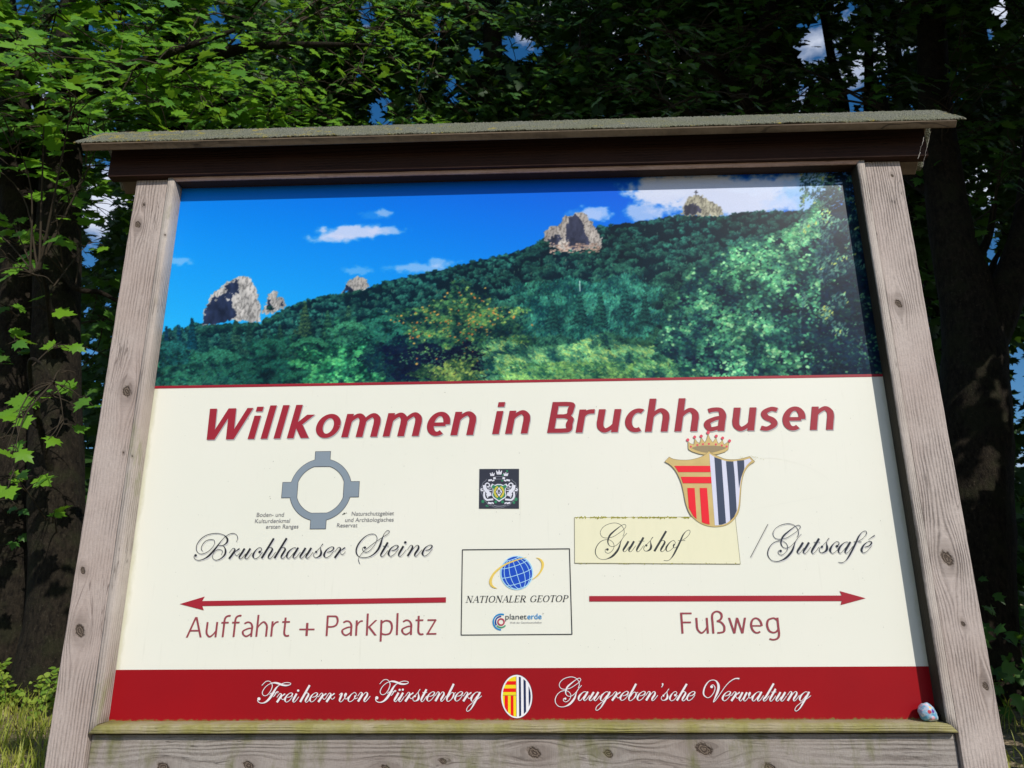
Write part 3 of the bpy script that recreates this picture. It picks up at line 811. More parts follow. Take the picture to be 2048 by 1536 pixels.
# pen strokes
def catmull(P, sub=7):
    P = np.array(P, float); Q = np.vstack([2 * P[0] - P[1], P, 2 * P[-1] - P[-2]])
    out = []
    for i in range(1, len(Q) - 2):
        a, b, c, d = Q[i - 1], Q[i], Q[i + 1], Q[i + 2]
        for k in range(sub):
            s = k / sub
            out.append(.5 * ((2 * b) + (-a + c) * s + (2 * a - 5 * b + 4 * c - d) * s * s + (-a + 3 * b - 3 * c + d) * s ** 3))
    out.append(P[-1]); return np.array(out)
class Pen:
    """collects ribbon strokes and dots drawn in survey px, returns one flat mesh"""
    def __init__(s, y, step=.000012): s.V = []; s.F = []; s.y = y; s.k = 0; s.step = step
    def _ribbon(s, L, R):
        x0, z0 = pxz(L[:, 0], L[:, 1]); x1, z1 = pxz(R[:, 0], R[:, 1])
        b = len(s.V); n = len(L)
        for i in range(n):
            yy = s.y - s.k * s.step - i * s.step * .08
            s.V += [(x0[i], yy, z0[i]), (x1[i], yy, z1[i])]
        s.F += [(b + 2 * i, b + 2 * i + 1, b + 2 * i + 3, b + 2 * i + 2) for i in range(n - 1)]
        s.k += 1
        if s.k > 8: s.k = 0
    def stroke(s, pts, wscale=1.0, sub=7, wmin=0.0, horiz=False):
        C = catmull(pts, sub)
        d = np.gradient(C[:, :2], axis=0); L_ = np.hypot(d[:, 0], d[:, 1]) + 1e-9
        w_ = np.maximum(C[:, 2] * wscale, wmin)
        if horiz: nx_, ny_ = np.ones(len(C)), np.zeros(len(C))
        else: nx_, ny_ = -d[:, 1] / L_, d[:, 0] / L_
        N = np.stack([nx_ * w_, ny_ * w_], -1)
        s._ribbon(C[:, :2] + N, C[:, :2] - N)
    def line(s, pts, w):
        for a, b in zip(pts[:-1], pts[1:]):
            d = np.array(b, float) - a; L = np.hypot(*d) + 1e-9; N = np.array([-d[1], d[0]]) / L * w; e = d / L * w * .35
            s._ribbon(np.array([a - e + N, b + e + N]), np.array([a - e - N, b + e - N]))
    def dot(s, x, y, r, n=14, ry=None):
        ry = r if ry is None else ry
        a = np.linspace(0, np.pi, n)
        s._ribbon(np.stack([x + r * np.cos(a), y + ry * np.sin(a)], -1), np.stack([x + r * np.cos(a), y - ry * np.sin(a)], -1))
    def build(s, name, mat, parent=None):
        return link(name, mesh_np(name, s.V, s.F), mat, panel if parent is None else parent)


def sans(ch, w):
    """humanist sans glyph as centre lines (x, y up, half width); w = half stem. returns strokes, outer width"""
    bold = w > .06
    t_ = w * (.80 if bold else .92); X = .745; A = 1.07; R_ = []; m = 1.0 if bold else .92
    def ln(x0, y0, x1, y1, hw=w): R_.append(('h', [(x0, y0, hw), (x1, y1, hw)]))
    def st(*p): R_.append(('n', list(p)))
    def arch(xa, xb, y1=0.0):
        mid = xa + (xb - xa) * .60
        st((xa, X - .36, t_ * .55), (xa + (xb - xa) * .22, X - .17, t_ * .8), (mid, X - t_ + .012, t_), (xb - (xb - xa) * .09, X - .15, w * .92), (xb, X - .30, w), (xb, X - .45, w), (xb, y1, w))
    def el(cx, cy, rx, ry, a0, a1, n=26):
        P = []
        for k in range(n + 1):
            a = rad(a0 + (a1 - a0) * k / n); c_, s_ = math.cos(a), math.sin(a)
            P.append((cx + rx * c_, cy + ry * s_, t_ + (w - t_) * c_ * c_))
        st(*P)
    W = .58 * m if bold else .50
    if ch == 'l': ln(w, 0, w, A); W = 2 * w
    elif ch == 'i': ln(w, 0, w, X); ln(w, .88, w, 1.035 if bold else .97); W = 2 * w
    elif ch == 'n': ln(w, 0, w, X); arch(w, W - w)
    elif ch == 'h': ln(w, 0, w, A); arch(w, W - w)
    elif ch == 'm': g = W - 2 * w; ln(w, 0, w, X); arch(w, w + g * .92); arch(w + g * .92, w + g * 1.84); W = 2 * w + g * 1.84
    elif ch == 'u':
        xb = W - w; ln(xb, 0, xb, X)
        st((w, X, w), (w, .45, w), (w, .30, w), (w + (xb - w) * .09, .15, w * .92), (w + (xb - w) * .40, t_ - .012, t_), (xb - (xb - w) * .22, .17, t_ * .8), (xb, .36, t_ * .55))
    elif ch == 'r': W = .42 if bold else .32; ln(w, 0, w, X); st((w, X - .36, t_ * .6), (w + .06, X - .16, t_ * .9), (w + .16, X - t_ - .01, w * .82), (W - .02, X - t_ + .005, w * .82))
    elif ch == 'o': W = .62 if bold else .56; el(W / 2, X / 2, W / 2 - w, X / 2 + .012 - t_, 0, 360)
    elif ch == 'c': W = .50 if bold else .44; el(.31 if bold else .28, X / 2, (.31 if bold else .28) - w, X / 2 + .012 - t_, 62, 298)
    elif ch == 'e':
        W = .58 if bold else .50; c0 = W / 2
        el(c0, X / 2, c0 - w, X / 2 + .012 - t_, -4, 305); R_.append(('n', [(w, X / 2 - .015, t_ * .85), (W - w * 1.2, X / 2 - .015, t_ * .85)]))
    elif ch == 'a':
        W = .54 if bold else .46; xb = W - w
        st((.07, X - .10, t_), (.20, X - t_ + .01, t_), (xb - .08, X - .075, w * .8), (xb, X - .24, w), (xb, .3, w), (xb, 0, w))
        st((xb, X - .32, t_ * .85), (xb - .16, X - .34, t_ * .9), (w + .02, .30, w * .85), (w, .20, w), (w + .06, .08, w * .8), (.22, t_ - .01, t_), (xb - .06, .12, t_ * .8), (xb, .22, t_ * .6))
    elif ch == 's':
        W = .44 if bold else .38
        st((W - .04, X - .09, t_), (W * .55, X - t_ + .01, t_), (w * .9, X - .17, w * .9), (W * .30, X * .57, w * .95), (W * .70, X * .43, w * .95), (W - w * .95, .18, w * .9), (W * .45, t_ - .01, t_), (.03, .085, t_))
    elif ch == 'k': W = .56 if bold else .46; ln(w, 0, w, A); ln(w * 1.6 + .04, .40, W - w * 1.15, X, w * 1.15); ln(w * 2.1 + .03, .42, W - w * 1.1, 0, w * 1.2)
    elif ch == 'W':
        W = 1.16; d = w * 1.08; ln(d, 1, d + .17, 0, d); ln(d + .20, 0, W / 2 - .01, 1, d * .84); ln(W / 2 + .02, 1, W * .66, 0, d); ln(W * .685, 0, W - d, 1, d * .84)
    elif ch == 'B':
        W = .62; ln(w, 0, w, 1)
        st((w, 1 - t_, t_), (W - .24, 1 - t_, t_), (W - .10, .90, w * .8), (W - .06 - w * .6, .76, w * .95), (W - .13, .60, w * .8), (W - .26, .535, t_ * .9), (w, .535, t_ * .9))
        st((w, .535, t_ * .9), (W - .22, .525, t_ * .9), (W - .07, .44, w * .85), (W - w, .28, w), (W - .07, .10, w * .85), (W - .22, t_, t_), (w, t_, t_))
    elif ch == 'A': W = .68; ln(w, 0, W / 2 - .01, 1); ln(W / 2 + .01, 1, W - w, 0); st((.15, .33, t_), (W - .15, .33, t_))
    elif ch == 'P':
        W = .52; ln(w, 0, w, 1); st((w, 1 - t_, t_), (.26, 1 - t_, t_), (.42, .93, w), (W - w, .73, w), (.42, .53, w), (.26, .45, t_), (w, .45, t_))
    elif ch == 'F': W = .46; ln(w, 0, w, 1); st((w, 1 - t_, t_), (W, 1 - t_, t_)); st((w, .53, t_), (W - .05, .53, t_))
    elif ch == 'f': W = .33; st((.13, 0, w), (.13, .5, w), (.13, .84, w), (.18, .99, w), (.30, 1.045, w), (.37, 1.03, w)); st((0, X - t_, t_), (.32, X - t_, t_))
    elif ch == 't': W = .34; st((.13, .92, w), (.13, .5, w), (.13, .18, w), (.18, .05, w), (.26, .02, w), (.35, .04, w)); st((0, X - t_, t_), (.33, X - t_, t_))
    elif ch == 'p': W = .54; ln(w, -.30, w, X); st((w, .57, t_ * .8), (.15, .68, t_), (.29, X - t_, t_), (.44, .62, w), (W - w, .37, w), (.43, .11, w), (.28, t_, t_), (.15, .05, t_), (w, .10, t_))
    elif ch == 'g':
        W = .52; xb = W - w; st((xb, X, w), (xb, .3, w), (xb, -.05, w), (xb - .07, -.23, w), (.24, -.30, t_), (.08, -.26, t_))
        st((xb, .60, t_), (.36, .71, t_), (.25, X - t_, t_), (.10, .62, w), (w, .38, w), (.10, .13, w), (.24, t_, t_), (.37, .07, t_), (xb, .20, t_))
    elif ch == 'z': W = .42; st((.03, X - t_, t_), (W - .02, X - t_, t_)); st((0, t_, t_), (W, t_, t_)); ln(w, t_, W - w, X - t_)
    elif ch == 'w': W = .72; ln(w, X, .20, 0); ln(.20, 0, W / 2, X); ln(W / 2, X, W - .20, 0); ln(W - .20, 0, W - w, X)
    elif ch == 'ß':
        W = .54; st((w, 0, w), (w, .5, w), (w, .80, w), (.10, .97, w), (.25, 1.05, t_), (.39, .98, w), (.43, .83, w), (.38, .68, w), (.27, .60, t_), (.22, .59, t_)); st((.22, .59, t_), (.38, .53, w), (.48, .38, w), (W - w, .25, w), (.46, .09, w), (.32, t_, t_), (.20, .03, t_))
    elif ch == '+': W = .55; ln(W / 2, .02, W / 2, .66); st((0, .34, t_), (W, .34, t_))
    return R_, W
def sans_word(name, body, p0, p1, cap, mat, w, slant, y, gap, shadow=None, soff=(1.6, 1.7), xs_px=None):
    a = at(*p0); b = at(*p1); c = at(p0[0], p0[1] - cap)
    H = math.hypot(c[2] - a[2], c[0] - a[0]) * .985; ux = np.array([b[0] - a[0], b[2] - a[2]]); Wm = np.linalg.norm(ux); ux /= Wm
    GL = [sans(ch, w) for ch in body]
    tot = sum(g[1] for g in GL) + gap * (len(GL) - 1)
    sx = Wm / tot
    def run(yy, nm, m, ox=0, oz=0):
        pn = Pen(yy); x = 0
        for i, (st_, W) in enumerate(GL):
            x_m = x * sx; gs = sx
            if xs_px is not None:
                x_m = (at(xs_px[i], p0[1])[0] - a[0]); gs = H * 1.21
            for kind, P in st_:
                C = catmull(P, 1 if len(P) == 2 else 6)
                if kind == 'h':
                    N = np.stack([C[:, 2], C[:, 2] * 0], -1)
                else:
                    d = np.gradient(C[:, :2], axis=0); L_ = np.hypot(d[:, 0], d[:, 1]) + 1e-9
                    N = np.stack([-d[:, 1] / L_ * C[:, 2], d[:, 0] / L_ * C[:, 2]], -1)
                pn._metric(C[:, :2] + N, C[:, :2] - N, a, ux, x_m, gs, H, slant, ox, oz)
            x += W + gap
        return pn.build(nm, m)
    if shadow is not None:
        d = at(p0[0] + soff[0], p0[1] + soff[1]) - a; run(y + .0003, name + '_drop_shadow_print', shadow, d[0], d[2])
    return run(y, name, mat)
def _metric(s, L, R, a, ux, x_m, gs, H, slant, ox, oz):
    b = len(s.V); n = len(L)
    for i in range(n):
        yy = s.y - s.k * s.step - i * s.step * .08
        for q in (L[i], R[i]):
            X = x_m + q[0] * gs + q[1] * slant * H; Z = q[1] * H
            s.V.append((a[0] + X * ux[0] + ox, yy, a[2] + X * ux[1] + Z + oz))
    s.F += [(b + 2 * i, b + 2 * i + 1, b + 2 * i + 3, b + 2 * i + 2) for i in range(n - 1)]
    s.k = (s.k + 1) % 9
Pen._metric = _metric
zx = lambda l, o, k=3.012: [o + v / k for v in l]
sans_word('headline_lettering', 'Willkommen', (403.2, 880), (946, 870), 62.5, M_hl, .087, .20, -.0012, .1, M_sh, xs_px=zx([62, 347, 425, 503, 583, 742, 910, 1160, 1413, 1568], 380))
sans_word('headline_lettering', 'in', (985, 868.5), (1055, 867), 62.5, M_hl, .087, .20, -.0012, .1, M_sh, xs_px=zx([1820, 1898], 380))
sans_word('headline_lettering', 'Bruchhausen', (1094, 866), (1668, 859.5), 62.5, M_hl, .087, .20, -.0012, .1, M_sh, xs_px=zx([163, 335, 453, 623, 752, 930, 1103, 1273, 1443, 1576, 1748], 1040))
sans_word('direction_lettering', 'Auffahrt', (372, 1275), (578, 1272.5), 41, M_txt, .042, .02, -.0012, .135)
sans_word('direction_lettering', '+', (598, 1272.5), (628.5, 1272.5), 41, M_txt, .042, 0, -.0012, .13)
sans_word('direction_lettering', 'Parkplatz', (651.5, 1272), (873, 1269), 41.5, M_txt, .042, 0, -.0012, .135)
sans_word('direction_lettering', 'Fußweg', (1363, 1267), (1560, 1266.5), 42.5, M_txt, .042, 0, -.0012, .135)

# arrows
sheet('arrow_pointing_left', [pxpoly([(360, 1208), (410, 1193), (405, 1202), (892, 1194.5), (892, 1205), (405, 1212), (408, 1220.5)])], M_arrow, -.0012)
sheet('arrow_pointing_right', [pxpoly([(1731, 1196.5), (1679, 1182), (1683, 1191), (1178.5, 1192), (1178.5, 1203), (1683, 1202), (1681, 1210)])], M_arrow, -.0012)

# script alphabet: strokes (x, y, half width), slanted, x0 on the baseline, y down, xh = x-height in the drawing
G = {}
def glyph(ch, x0, base, xh, adv, strokes, dots=(), top=None):
    G[ch] = ([[((x - x0) / xh, (y - base) / xh, w_ / xh) for x, y, w_ in st] for st in strokes],
             [((x - x0) / xh, (y - base) / xh, r / xh) for x, y, r in dots], adv / xh)
glyph('B', 90, 770, 232, 780, [[(1055,390,3),(1080,320,5),(1070,250,5),(1020,205,4),(950,195,3),(870,225,3),(780,290,4),(700,380,8),(610,500,18),(520,610,22),(420,710,20),(330,765,10),(210,800,4),(130,780,4),(95,730,4),(102,695,6)],
    [(295,595,3),(265,560,6),(265,500,7),(320,400,7),(400,345,4),(490,330,3),(550,350,3),(560,420,3),(520,500,3),(430,590,3),(330,645,3),(240,655,4),(175,615,6),(148,540,7),(165,440,8),(240,330,8),(340,250,6),(460,205,4),(600,190,3),(720,210,4),(800,255,10),(850,320,20),(845,390,20),(800,440,12),(740,465,5),(645,470,4)],
    [(740,465,4),(790,520,10),(810,600,20),(790,680,20),(730,745,12),(650,790,7),(580,800,4),(525,765,5),(515,700,4),(560,610,3),(630,565,3),(700,565,3),(738,605,4),(715,685,3)]], [(133,690,30)])
glyph('r', 870, 770, 232, 235, [[(890,640,3),(960,550,3),(1000,535,4),(1020,565,16),(1000,620,24),(890,773,24)], [(1125,543,14),(1080,575,14),(1035,612,5),(1015,650,3),(1050,700,3),(1100,680,3),(1130,635,3)]])
glyph('u', 1105, 770, 232, 310, [[(1240,542,22),(1190,625,24),(1130,715,22),(1118,755,12),(1145,777,4),(1190,750,3),(1260,660,3)], [(1370,542,22),(1320,625,24),(1262,715,22),(1250,755,12),(1275,777,4),(1320,755,3),(1410,640,3)]])
glyph('c', 1415, 770, 232, 185, [[(1605,605,10),(1625,560,6),(1605,530,4),(1560,530,4),(1490,590,12),(1440,670,22),(1432,720,20),(1450,760,8),(1490,775,4),(1560,735,3),(1645,630,3)]], [(1580,625,30)])
glyph('h', 1600, 770, 232, 290, [[(1900,318,23),(1625,768,24)], [(1690,660,3),(1740,580,3),(1790,540,3),(1835,525,4),(1865,555,16),(1855,600,22),(1790,705,22),(1775,755,12),(1800,777,4),(1850,750,3),(1940,630,3)]])
glyph('a', 410, 640, 235, 305, [[(640,412,4),(600,400,4),(540,425,8),(460,500,20),(427,570,22),(425,615,14),(450,645,5),(500,620,3),(600,500,3)], [(685,400,20),(640,475,24),(580,580,22),(570,625,12),(595,645,4),(650,610,3),(735,500,3)]])
glyph('s', 985, 640, 235, 230, [[(1040,505,3),(1090,455,3),(1150,395,4),(1180,350,8),(1207,318,8)], [(1150,400,4),(1155,450,10),(1165,520,22),(1150,580,24),(1100,620,14),(1040,635,4),(1000,610,3),(990,570,4),(1010,525,10)]], [(1050,505,26)])
glyph('e', 1215, 640, 235, 240, [[(1300,515,4),(1390,490,10),(1440,450,15),(1452,410,13),(1420,388,4),(1370,400,5),(1290,460,15),(1237,550,22),(1237,600,18),(1265,635,5),(1310,630,4),(1380,580,3),(1460,480,3)]])
glyph('t', 695, 715, 235, 175, [[(870,398,22),(830,470,24),(728,640,22),(712,695,13),(735,725,4),(790,690,3),(875,580,3)], [(755,482,4),(890,482,4)]])
glyph('i', 1095, 715, 235, 195, [[(1215,485,22),(1170,560,24),(1118,650,22),(1108,700,12),(1135,718,4),(1190,680,3),(1280,570,3)]], [(1258,402,29)])
glyph('n', 1290, 715, 235, 345, [[(1305,570,3),(1370,480,3),(1405,467,4),(1425,500,17),(1400,570,24),(1312,712,24)], [(1400,610,3),(1445,545,3),(1500,485,3),(1540,467,5),(1565,500,17),(1550,560,22),(1488,650,22),(1475,700,12),(1500,718,4),(1550,680,3),(1640,570,3)]])
glyph('S', 145, 715, 235, 550, [[(322,500,6),(290,530,3),(300,580,3),(350,620,3),(430,600,3),(520,520,3),(590,420,3),(620,330,4),(615,265,4),(570,215,4),(500,205,3),(420,225,5),(320,290,10),(220,400,16),(160,510,17),(145,600,14),(165,670,12),(220,725,5),(320,740,3),(430,725,6),(540,670,14),(640,570,22),(700,450,24),(740,320,14),(780,220,7),(830,150,4),(880,128,3),(905,150,3),(880,200,3),(780,265,3),(600,380,3),(400,530,3),(280,640,3),(210,740,3),(197,800,4),(225,878,5)]], [(345,515,28)])
glyph('G', 95, 632, 195, 537, [[(635,350,2.5),(660,290,3),(655,220,3),(610,150,3),(540,110,3),(450,100,3),(330,130,3),(240,190,3),(195,270,4),(215,340,3),(270,375,3),(350,378,3),(450,355,3),(560,290,3),(650,225,3),(695,165,3),(680,132,3),(640,132,3),(580,165,6),(480,240,12),(390,320,16),(350,400,14),(345,470,10),(380,525,5),(440,540,3),(510,515,3),(590,440,3),(650,360,3),(715,290,4)],
    [(650,360,3),(600,440,6),(560,560,16),(510,640,20),(430,720,18),(340,765,8),(260,780,4),(170,760,4),(110,690,7),(100,610,8),(135,520,7),(200,450,6),(280,415,4),(370,415,3),(440,460,3),(465,530,3),(440,600,3),(390,650,3),(340,665,3),(295,640,3),(292,600,3),(310,585,6)]], [(335,593,23)])
glyph('o', 1385, 632, 195, 205, [[(1555,495,16),(1535,530,12),(1550,568,4),(1600,545,3)], [(1560,500,4),(1572,470,3),(1550,435,3),(1520,430,4),(1455,475,9),(1400,550,16),(1392,600,12),(1420,632,4),(1480,610,3),(1545,545,3)]])
glyph('f', 1590, 632, 195, 165, [[(1345,800,4),(1420,805,3),(1480,770,6),(1540,690,14),(1610,560,17),(1670,440,16),(1720,330,12),(1780,260,5),(1835,235,3),(1860,260,3),(1840,320,3),(1780,380,3),(1710,420,3)], [(1625,432,3),(1765,432,3)]])
glyph('F', 225, 870, 250, 580, [[(240,780,8),(230,820,10),(270,870,10),(350,892,10),(450,875,16),(560,800,26),(660,680,30),(740,550,26),(810,450,18),(880,390,8),(960,345,6),(1080,305,8),(1200,305,8),(1255,330,8),(1230,365,10),(1120,385,18),(1000,370,24),(850,320,24),(740,305,18),(660,320,8),(560,360,7),(460,440,8),(395,530,9),(375,600,10),(400,660,8),(460,680,8),(540,650,8),(620,560,9),(670,460,10),(685,380,10),(650,300,8),(580,255,7),(490,265,7),(420,320,7),(360,380,8)],
    [(600,650,6),(640,610,6),(720,600,8),(800,600,8),(860,590,6),(865,562,6),(820,570,8),(770,650,12),(715,710,8)]], [(270,768,42)])
glyph('V', 100, 965, 310, 700, [[(395,460,8),(450,405,8),(510,430,10),(545,520,12),(510,650,11),(430,770,11),(340,840,10),(250,850,11),(150,780,18),(120,680,22),(150,530,22),(230,380,18),(330,280,12),(440,240,11),(540,250,12),(620,310,24),(670,420,36),(670,550,38),(620,700,34),(550,850,22),(480,1010,8),(600,900,10),(750,700,10),(900,490,10),(1050,330,11),(1200,225,12),(1320,185,16),(1440,190,22)]], [(420,475,46)])
glyph('w', 1380, 965, 310, 470, [[(1510,665,28),(1450,770,30),(1395,880,28),(1390,940,14),(1430,970,7),(1480,930,5),(1560,820,5)], [(1670,665,28),(1610,770,30),(1555,880,28),(1550,940,14),(1600,970,7),(1680,900,6),(1750,800,8),(1790,700,20),(1770,668,14),(1735,730,20),(1730,800,8),(1770,870,6),(1830,840,5),(1860,790,5)]])
glyph('v', 1540, 965, 310, 310, [[(1540,730,6),(1600,670,8),(1640,680,24),(1605,770,30),(1560,880,28),(1550,940,14),(1600,970,7),(1680,900,6),(1750,800,8),(1790,700,20),(1770,668,14),(1735,730,20),(1730,800,8),(1770,870,6),(1830,840,5),(1860,790,5)]])
glyph('b', 0, 0, 232, 235, [[(215,-452,23),(150,-330,23),(40,-130,23),(15,-40,16),(45,5,5),(110,-20,5),(180,-90,14),(215,-160,18),(205,-215,8),(160,-225,3),(110,-180,3),(60,-110,3)], [(200,-215,4),(240,-205,3),(270,-230,3)]])
glyph('l', 0, 0, 232, 180, [[(300,-452,22),(100,-130,23),(28,-55,20),(18,-15,12),(40,6,4),(95,-25,3),(180,-135,3)]])
glyph('g', 0, 0, 235, 315, [[(235,-228,4),(190,-240,4),(130,-215,8),(50,-140,20),(17,-70,22),(15,-25,14),(40,5,5),(90,-20,3),(190,-140,3)], [(280,-238,20),(220,-135,24),(110,50,20),(20,190,12),(-60,260,5),(-110,262,4),(-118,215,4),(-70,140,3),(60,40,3),(200,-50,3),(325,-140,3)]])
G['é'] = (G['e'][0] + [[(1.30, -1.62, .05), (1.0, -1.42, .03), (.74, -1.24, .012)]], G['e'][1], G['e'][2])
G['ü'] = (G['u'][0], G['u'][1] + [(.72, -1.30, .115), (1.12, -1.32, .115)], G['u'][2])
G["'"] = ([[(.62, -1.95, .07), (.60, -1.75, .05), (.46, -1.55, .012)]], [(.60, -1.93, .09)], .42)
def script_word(name, body, p0, p1, xh, mat, y, right=None, shadow=None, fat=1.0, wmin=.45, soff=(1.4, 1.8)):
    """p0 = baseline start of the first glyph; p1 = baseline direction end; right = x of the word's right edge"""
    def run(sx, pen, ox=0, oy=0, fat_=fat):
        ang = (p1[1] - p0[1]) / (p1[0] - p0[0]); x = 0.0; mx = 0
        for ch in body:
            st, dt, adv = G[ch]
            for s_ in st:
                P = [((p0[0] + (x + a) * xh * sx) + ox, p0[1] + (x + a) * xh * sx * ang + b * xh + oy, w_ * xh) for a, b, w_ in s_]
                mx = max(mx, max(p[0] for p in P))
                if pen: pen.stroke(P, fat_, 5, wmin)
            for a, b, r in dt:
                if pen: pen.dot(p0[0] + (x + a) * xh * sx + ox, p0[1] + (x + a) * xh * sx * ang + b * xh + oy, r * xh * fat_ ** .5)
            x += adv
        return mx
    sx = 1.0
    for _ in range(4):
        mx = run(sx, None); sx *= (right - p0[0]) / (mx - p0[0])
    if shadow is not None:
        pn = Pen(y + .00025); run(sx, pn, soff[0], soff[1]); pn.build(name + '_drop_shadow_print', shadow)
    pn = Pen(y); run(sx, pn); return pn.build(name, mat)
script_word('script_lettering', 'Bruchhauser', (387.9, 1117.9), (691, 1115), 20.4, M_black, -.0012, 691, M_shl)
script_word('script_lettering', 'Steine', (712.7, 1112.9), (865, 1112), 20.7, M_black, -.0012, 865, M_shl)
script_word('script_lettering', 'Gutscafé', (1534.8, 1106.3), (1749, 1105.6), 21.6, M_navy, -.0012, 1749, M_shl)
pn = Pen(-.0012); pn.line([(1535.5, 1048.5), (1501, 1114.5)], .55); pn.build('slash_lettering', M_black)
pn = Pen(-.00095); pn.line([(1537.3, 1049.8), (1503, 1116)], .55); pn.build('slash_drop_shadow_print', M_shl)
for nm, p0, p1, xh, r in (('Freiherr', (515.4, 1404.6), (670, 1403.4), 17.2, 669.8), ('von', (678.7, 1403.4), (741, 1403), 17.6, 740.7), ('Fürstenberg', (751, 1402.9), (963, 1402), 17.8, 963.5),
                          ("Gaugreben'sche", (1110, 1400.6), (1389, 1401.2), 17.2, 1390), ('Verwaltung', (1405.6, 1401.6), (1621, 1401.6), 17.8, 1621.4)):
    script_word('script_lettering', nm, p0, p1, xh, M_white, -.0014, r, M_halo, fat=1.12, wmin=.62, soff=(.9, 1.0))

# serif lettering drawn with a broad pen
SF = {}
def sf(ch, adv, *strokes): SF[ch] = (strokes, adv)
T_, H_, S_ = .075, .028, .022
sf('N', .80, [(.12, 0), (.12, 1), H_], [(.12, 1), (.62, 0), T_], [(.62, 0), (.62, 1), H_], [(.0, 0), (.24, 0), S_], [(0, 1), (.2, 1), S_], [(.5, 1), (.74, 1), S_])
sf('A', .74, [(.06, 0), (.36, 1), H_], [(.36, 1), (.64, 0), T_], [(.18, .35), (.52, .35), S_], [(-.02, 0), (.18, 0), S_], [(.5, 0), (.76, 0), S_])
sf('T', .66, [(.3, 0), (.3, 1), T_], [(0, .98), (.6, .98), H_], [(0, .98), (0, .8), S_], [(.6, .98), (.6, .8), S_], [(.18, 0), (.42, 0), S_])
sf('I', .40, [(.16, 0), (.16, 1), T_], [(.04, 0), (.28, 0), S_], [(.04, 1), (.28, 1), S_])
sf('L', .62, [(.14, 0), (.14, 1), T_], [(.02, 1), (.28, 1), S_], [(.02, .01), (.52, .01), H_], [(.52, .01), (.55, .25), S_])
sf('E', .66, [(.14, 0), (.14, 1), T_], [(.02, .99), (.52, .99), H_], [(.52, .99), (.52, .8), S_], [(.02, .01), (.54, .01), H_], [(.54, .01), (.57, .22), S_], [(.14, .52), (.40, .52), S_], [(.40, .62), (.40, .42), S_])
def arc(cx, cy, rx, ry, a0, a1, n=14):
    return [(cx + rx * math.cos(rad(a0 + (a1 - a0) * k / n)), cy + ry * math.sin(rad(a0 + (a1 - a0) * k / n))) for k in range(n + 1)]
sf('O', .82, ('arc', arc(.37, .5, .31, .49, 0, 360, 28)))
sf('G', .82, ('arc', arc(.38, .5, .31, .49, 50, 320, 22)), [(.64, 0.12), (.64, .42), T_ * .9], [(.5, .42), (.76, .42), S_], [(.61, .9), (.61, .68), S_])
sf('P', .66, [(.14, 0), (.14, 1), T_], [(.02, 0), (.28, 0), S_], [(.02, 1), (.3, 1), S_], ('arc', [(.2, .99)] + arc(.30, .74, .24, .25, 90, -90, 10) + [(.2, .49)]))
sf('R', .74, [(.14, 0), (.14, 1), T_], [(.02, 0), (.28, 0), S_], [(.02, 1), (.3, 1), S_], ('arc', [(.2, .99)] + arc(.30, .75, .24, .24, 90, -90, 10) + [(.2, .51)]), [(.32, .5), (.6, 0), T_], [(.5, 0), (.74, 0), S_])
sf(' ', .42)
def serif_line(name, body, p0, p1, cap, mat, slant=.24, y=-.0012):
    tot = sum(SF[c][1] for c in body); k = (p1[0] - p0[0]) / tot / cap; an = (p1[1] - p0[1]) / (p1[0] - p0[0])
    pn = Pen(y); x = 0
    M = lambda a, b: (p0[0] + ((x + a) * k + b * slant) * cap, p0[1] + (x + a) * k * cap * an - b * cap)
    for ch in body:
        for st in SF[ch][0]:
            if isinstance(st, tuple):
                pts = st[1]; C = []
                for i, (a, b) in enumerate(pts):
                    j0 = max(i - 1, 0); j1 = min(i + 1, len(pts) - 1)
                    dx = pts[j1][0] - pts[j0][0]; dy = pts[j1][1] - pts[j0][1]
                    vert = abs(dy) / (math.hypot(dx, dy) + 1e-9)
                    C.append((*M(a, b), cap * (S_ + (T_ - S_) * vert ** 2)))
                pn.stroke(C, 1.0, 2, .3)
            else:
                (a, b, w_) = st; pn.line([M(*a), M(*b)], max(w_ * cap, .32))
        x += SF[ch][1]
    return pn.build(name, mat)
serif_line('serif_lettering', 'NATIONALER GEOTOP', (931.5, 1205), (1136, 1203.3), 12.8, M_black)
for body, p0, p1 in (('Boden- und', (513.5, 1033.5), (568, 1033)), ('Kulturdenkmal', (510, 1046), (580, 1045.2)), ('ersten Ranges', (532, 1057.3), (597, 1056.6)),
                     ('Naturschutzgebiet', (703.5, 1031.3), (788, 1030.2)), ('und Archäologisches', (690.5, 1043.8), (787.5, 1042.8)), ('Reservat', (674, 1054.5), (715, 1054.2))):
    print_text('small_grey_lettering', body, p0, p1, 7.9, M_grey, weight=.004, shear=.04, y=-.0012)

# ring emblem
M_slate = flat_mat('printed_slate_blue', (.235, .285, .335), var=.05)
def zp(pts, org, sc): return pxpoly(zoompts(pts, org, sc))
rc = at(641.3, 979.3); Rr = .5 * (at(702.5, 978)[0] - at(579.5, 980)[0]); Ri = Rr * .795
k_ = .0011
def ringband(name, r0, r1, mat, y):
    V = []; n = 96
    for i in range(n):
        a = 2 * math.pi * i / n; V += [(rc[0] + r0 * math.cos(a), y, rc[2] + r0 * math.sin(a)), (rc[0] + r1 * math.cos(a), y, rc[2] + r1 * math.sin(a))]
    F = [(2 * i, 2 * i + 1, (2 * i + 3) % (2 * n), (2 * i + 2) % (2 * n)) for i in range(n)]
    return link(name, mesh_np(name, V, F), mat, panel)
ringband('ring_emblem_outline', Ri - k_, Rr + k_, M_black, -.0009)
ringband('ring_emblem', Ri, Rr, M_slate, -.0011)
h = Rr * .245
oq, iq = [], []
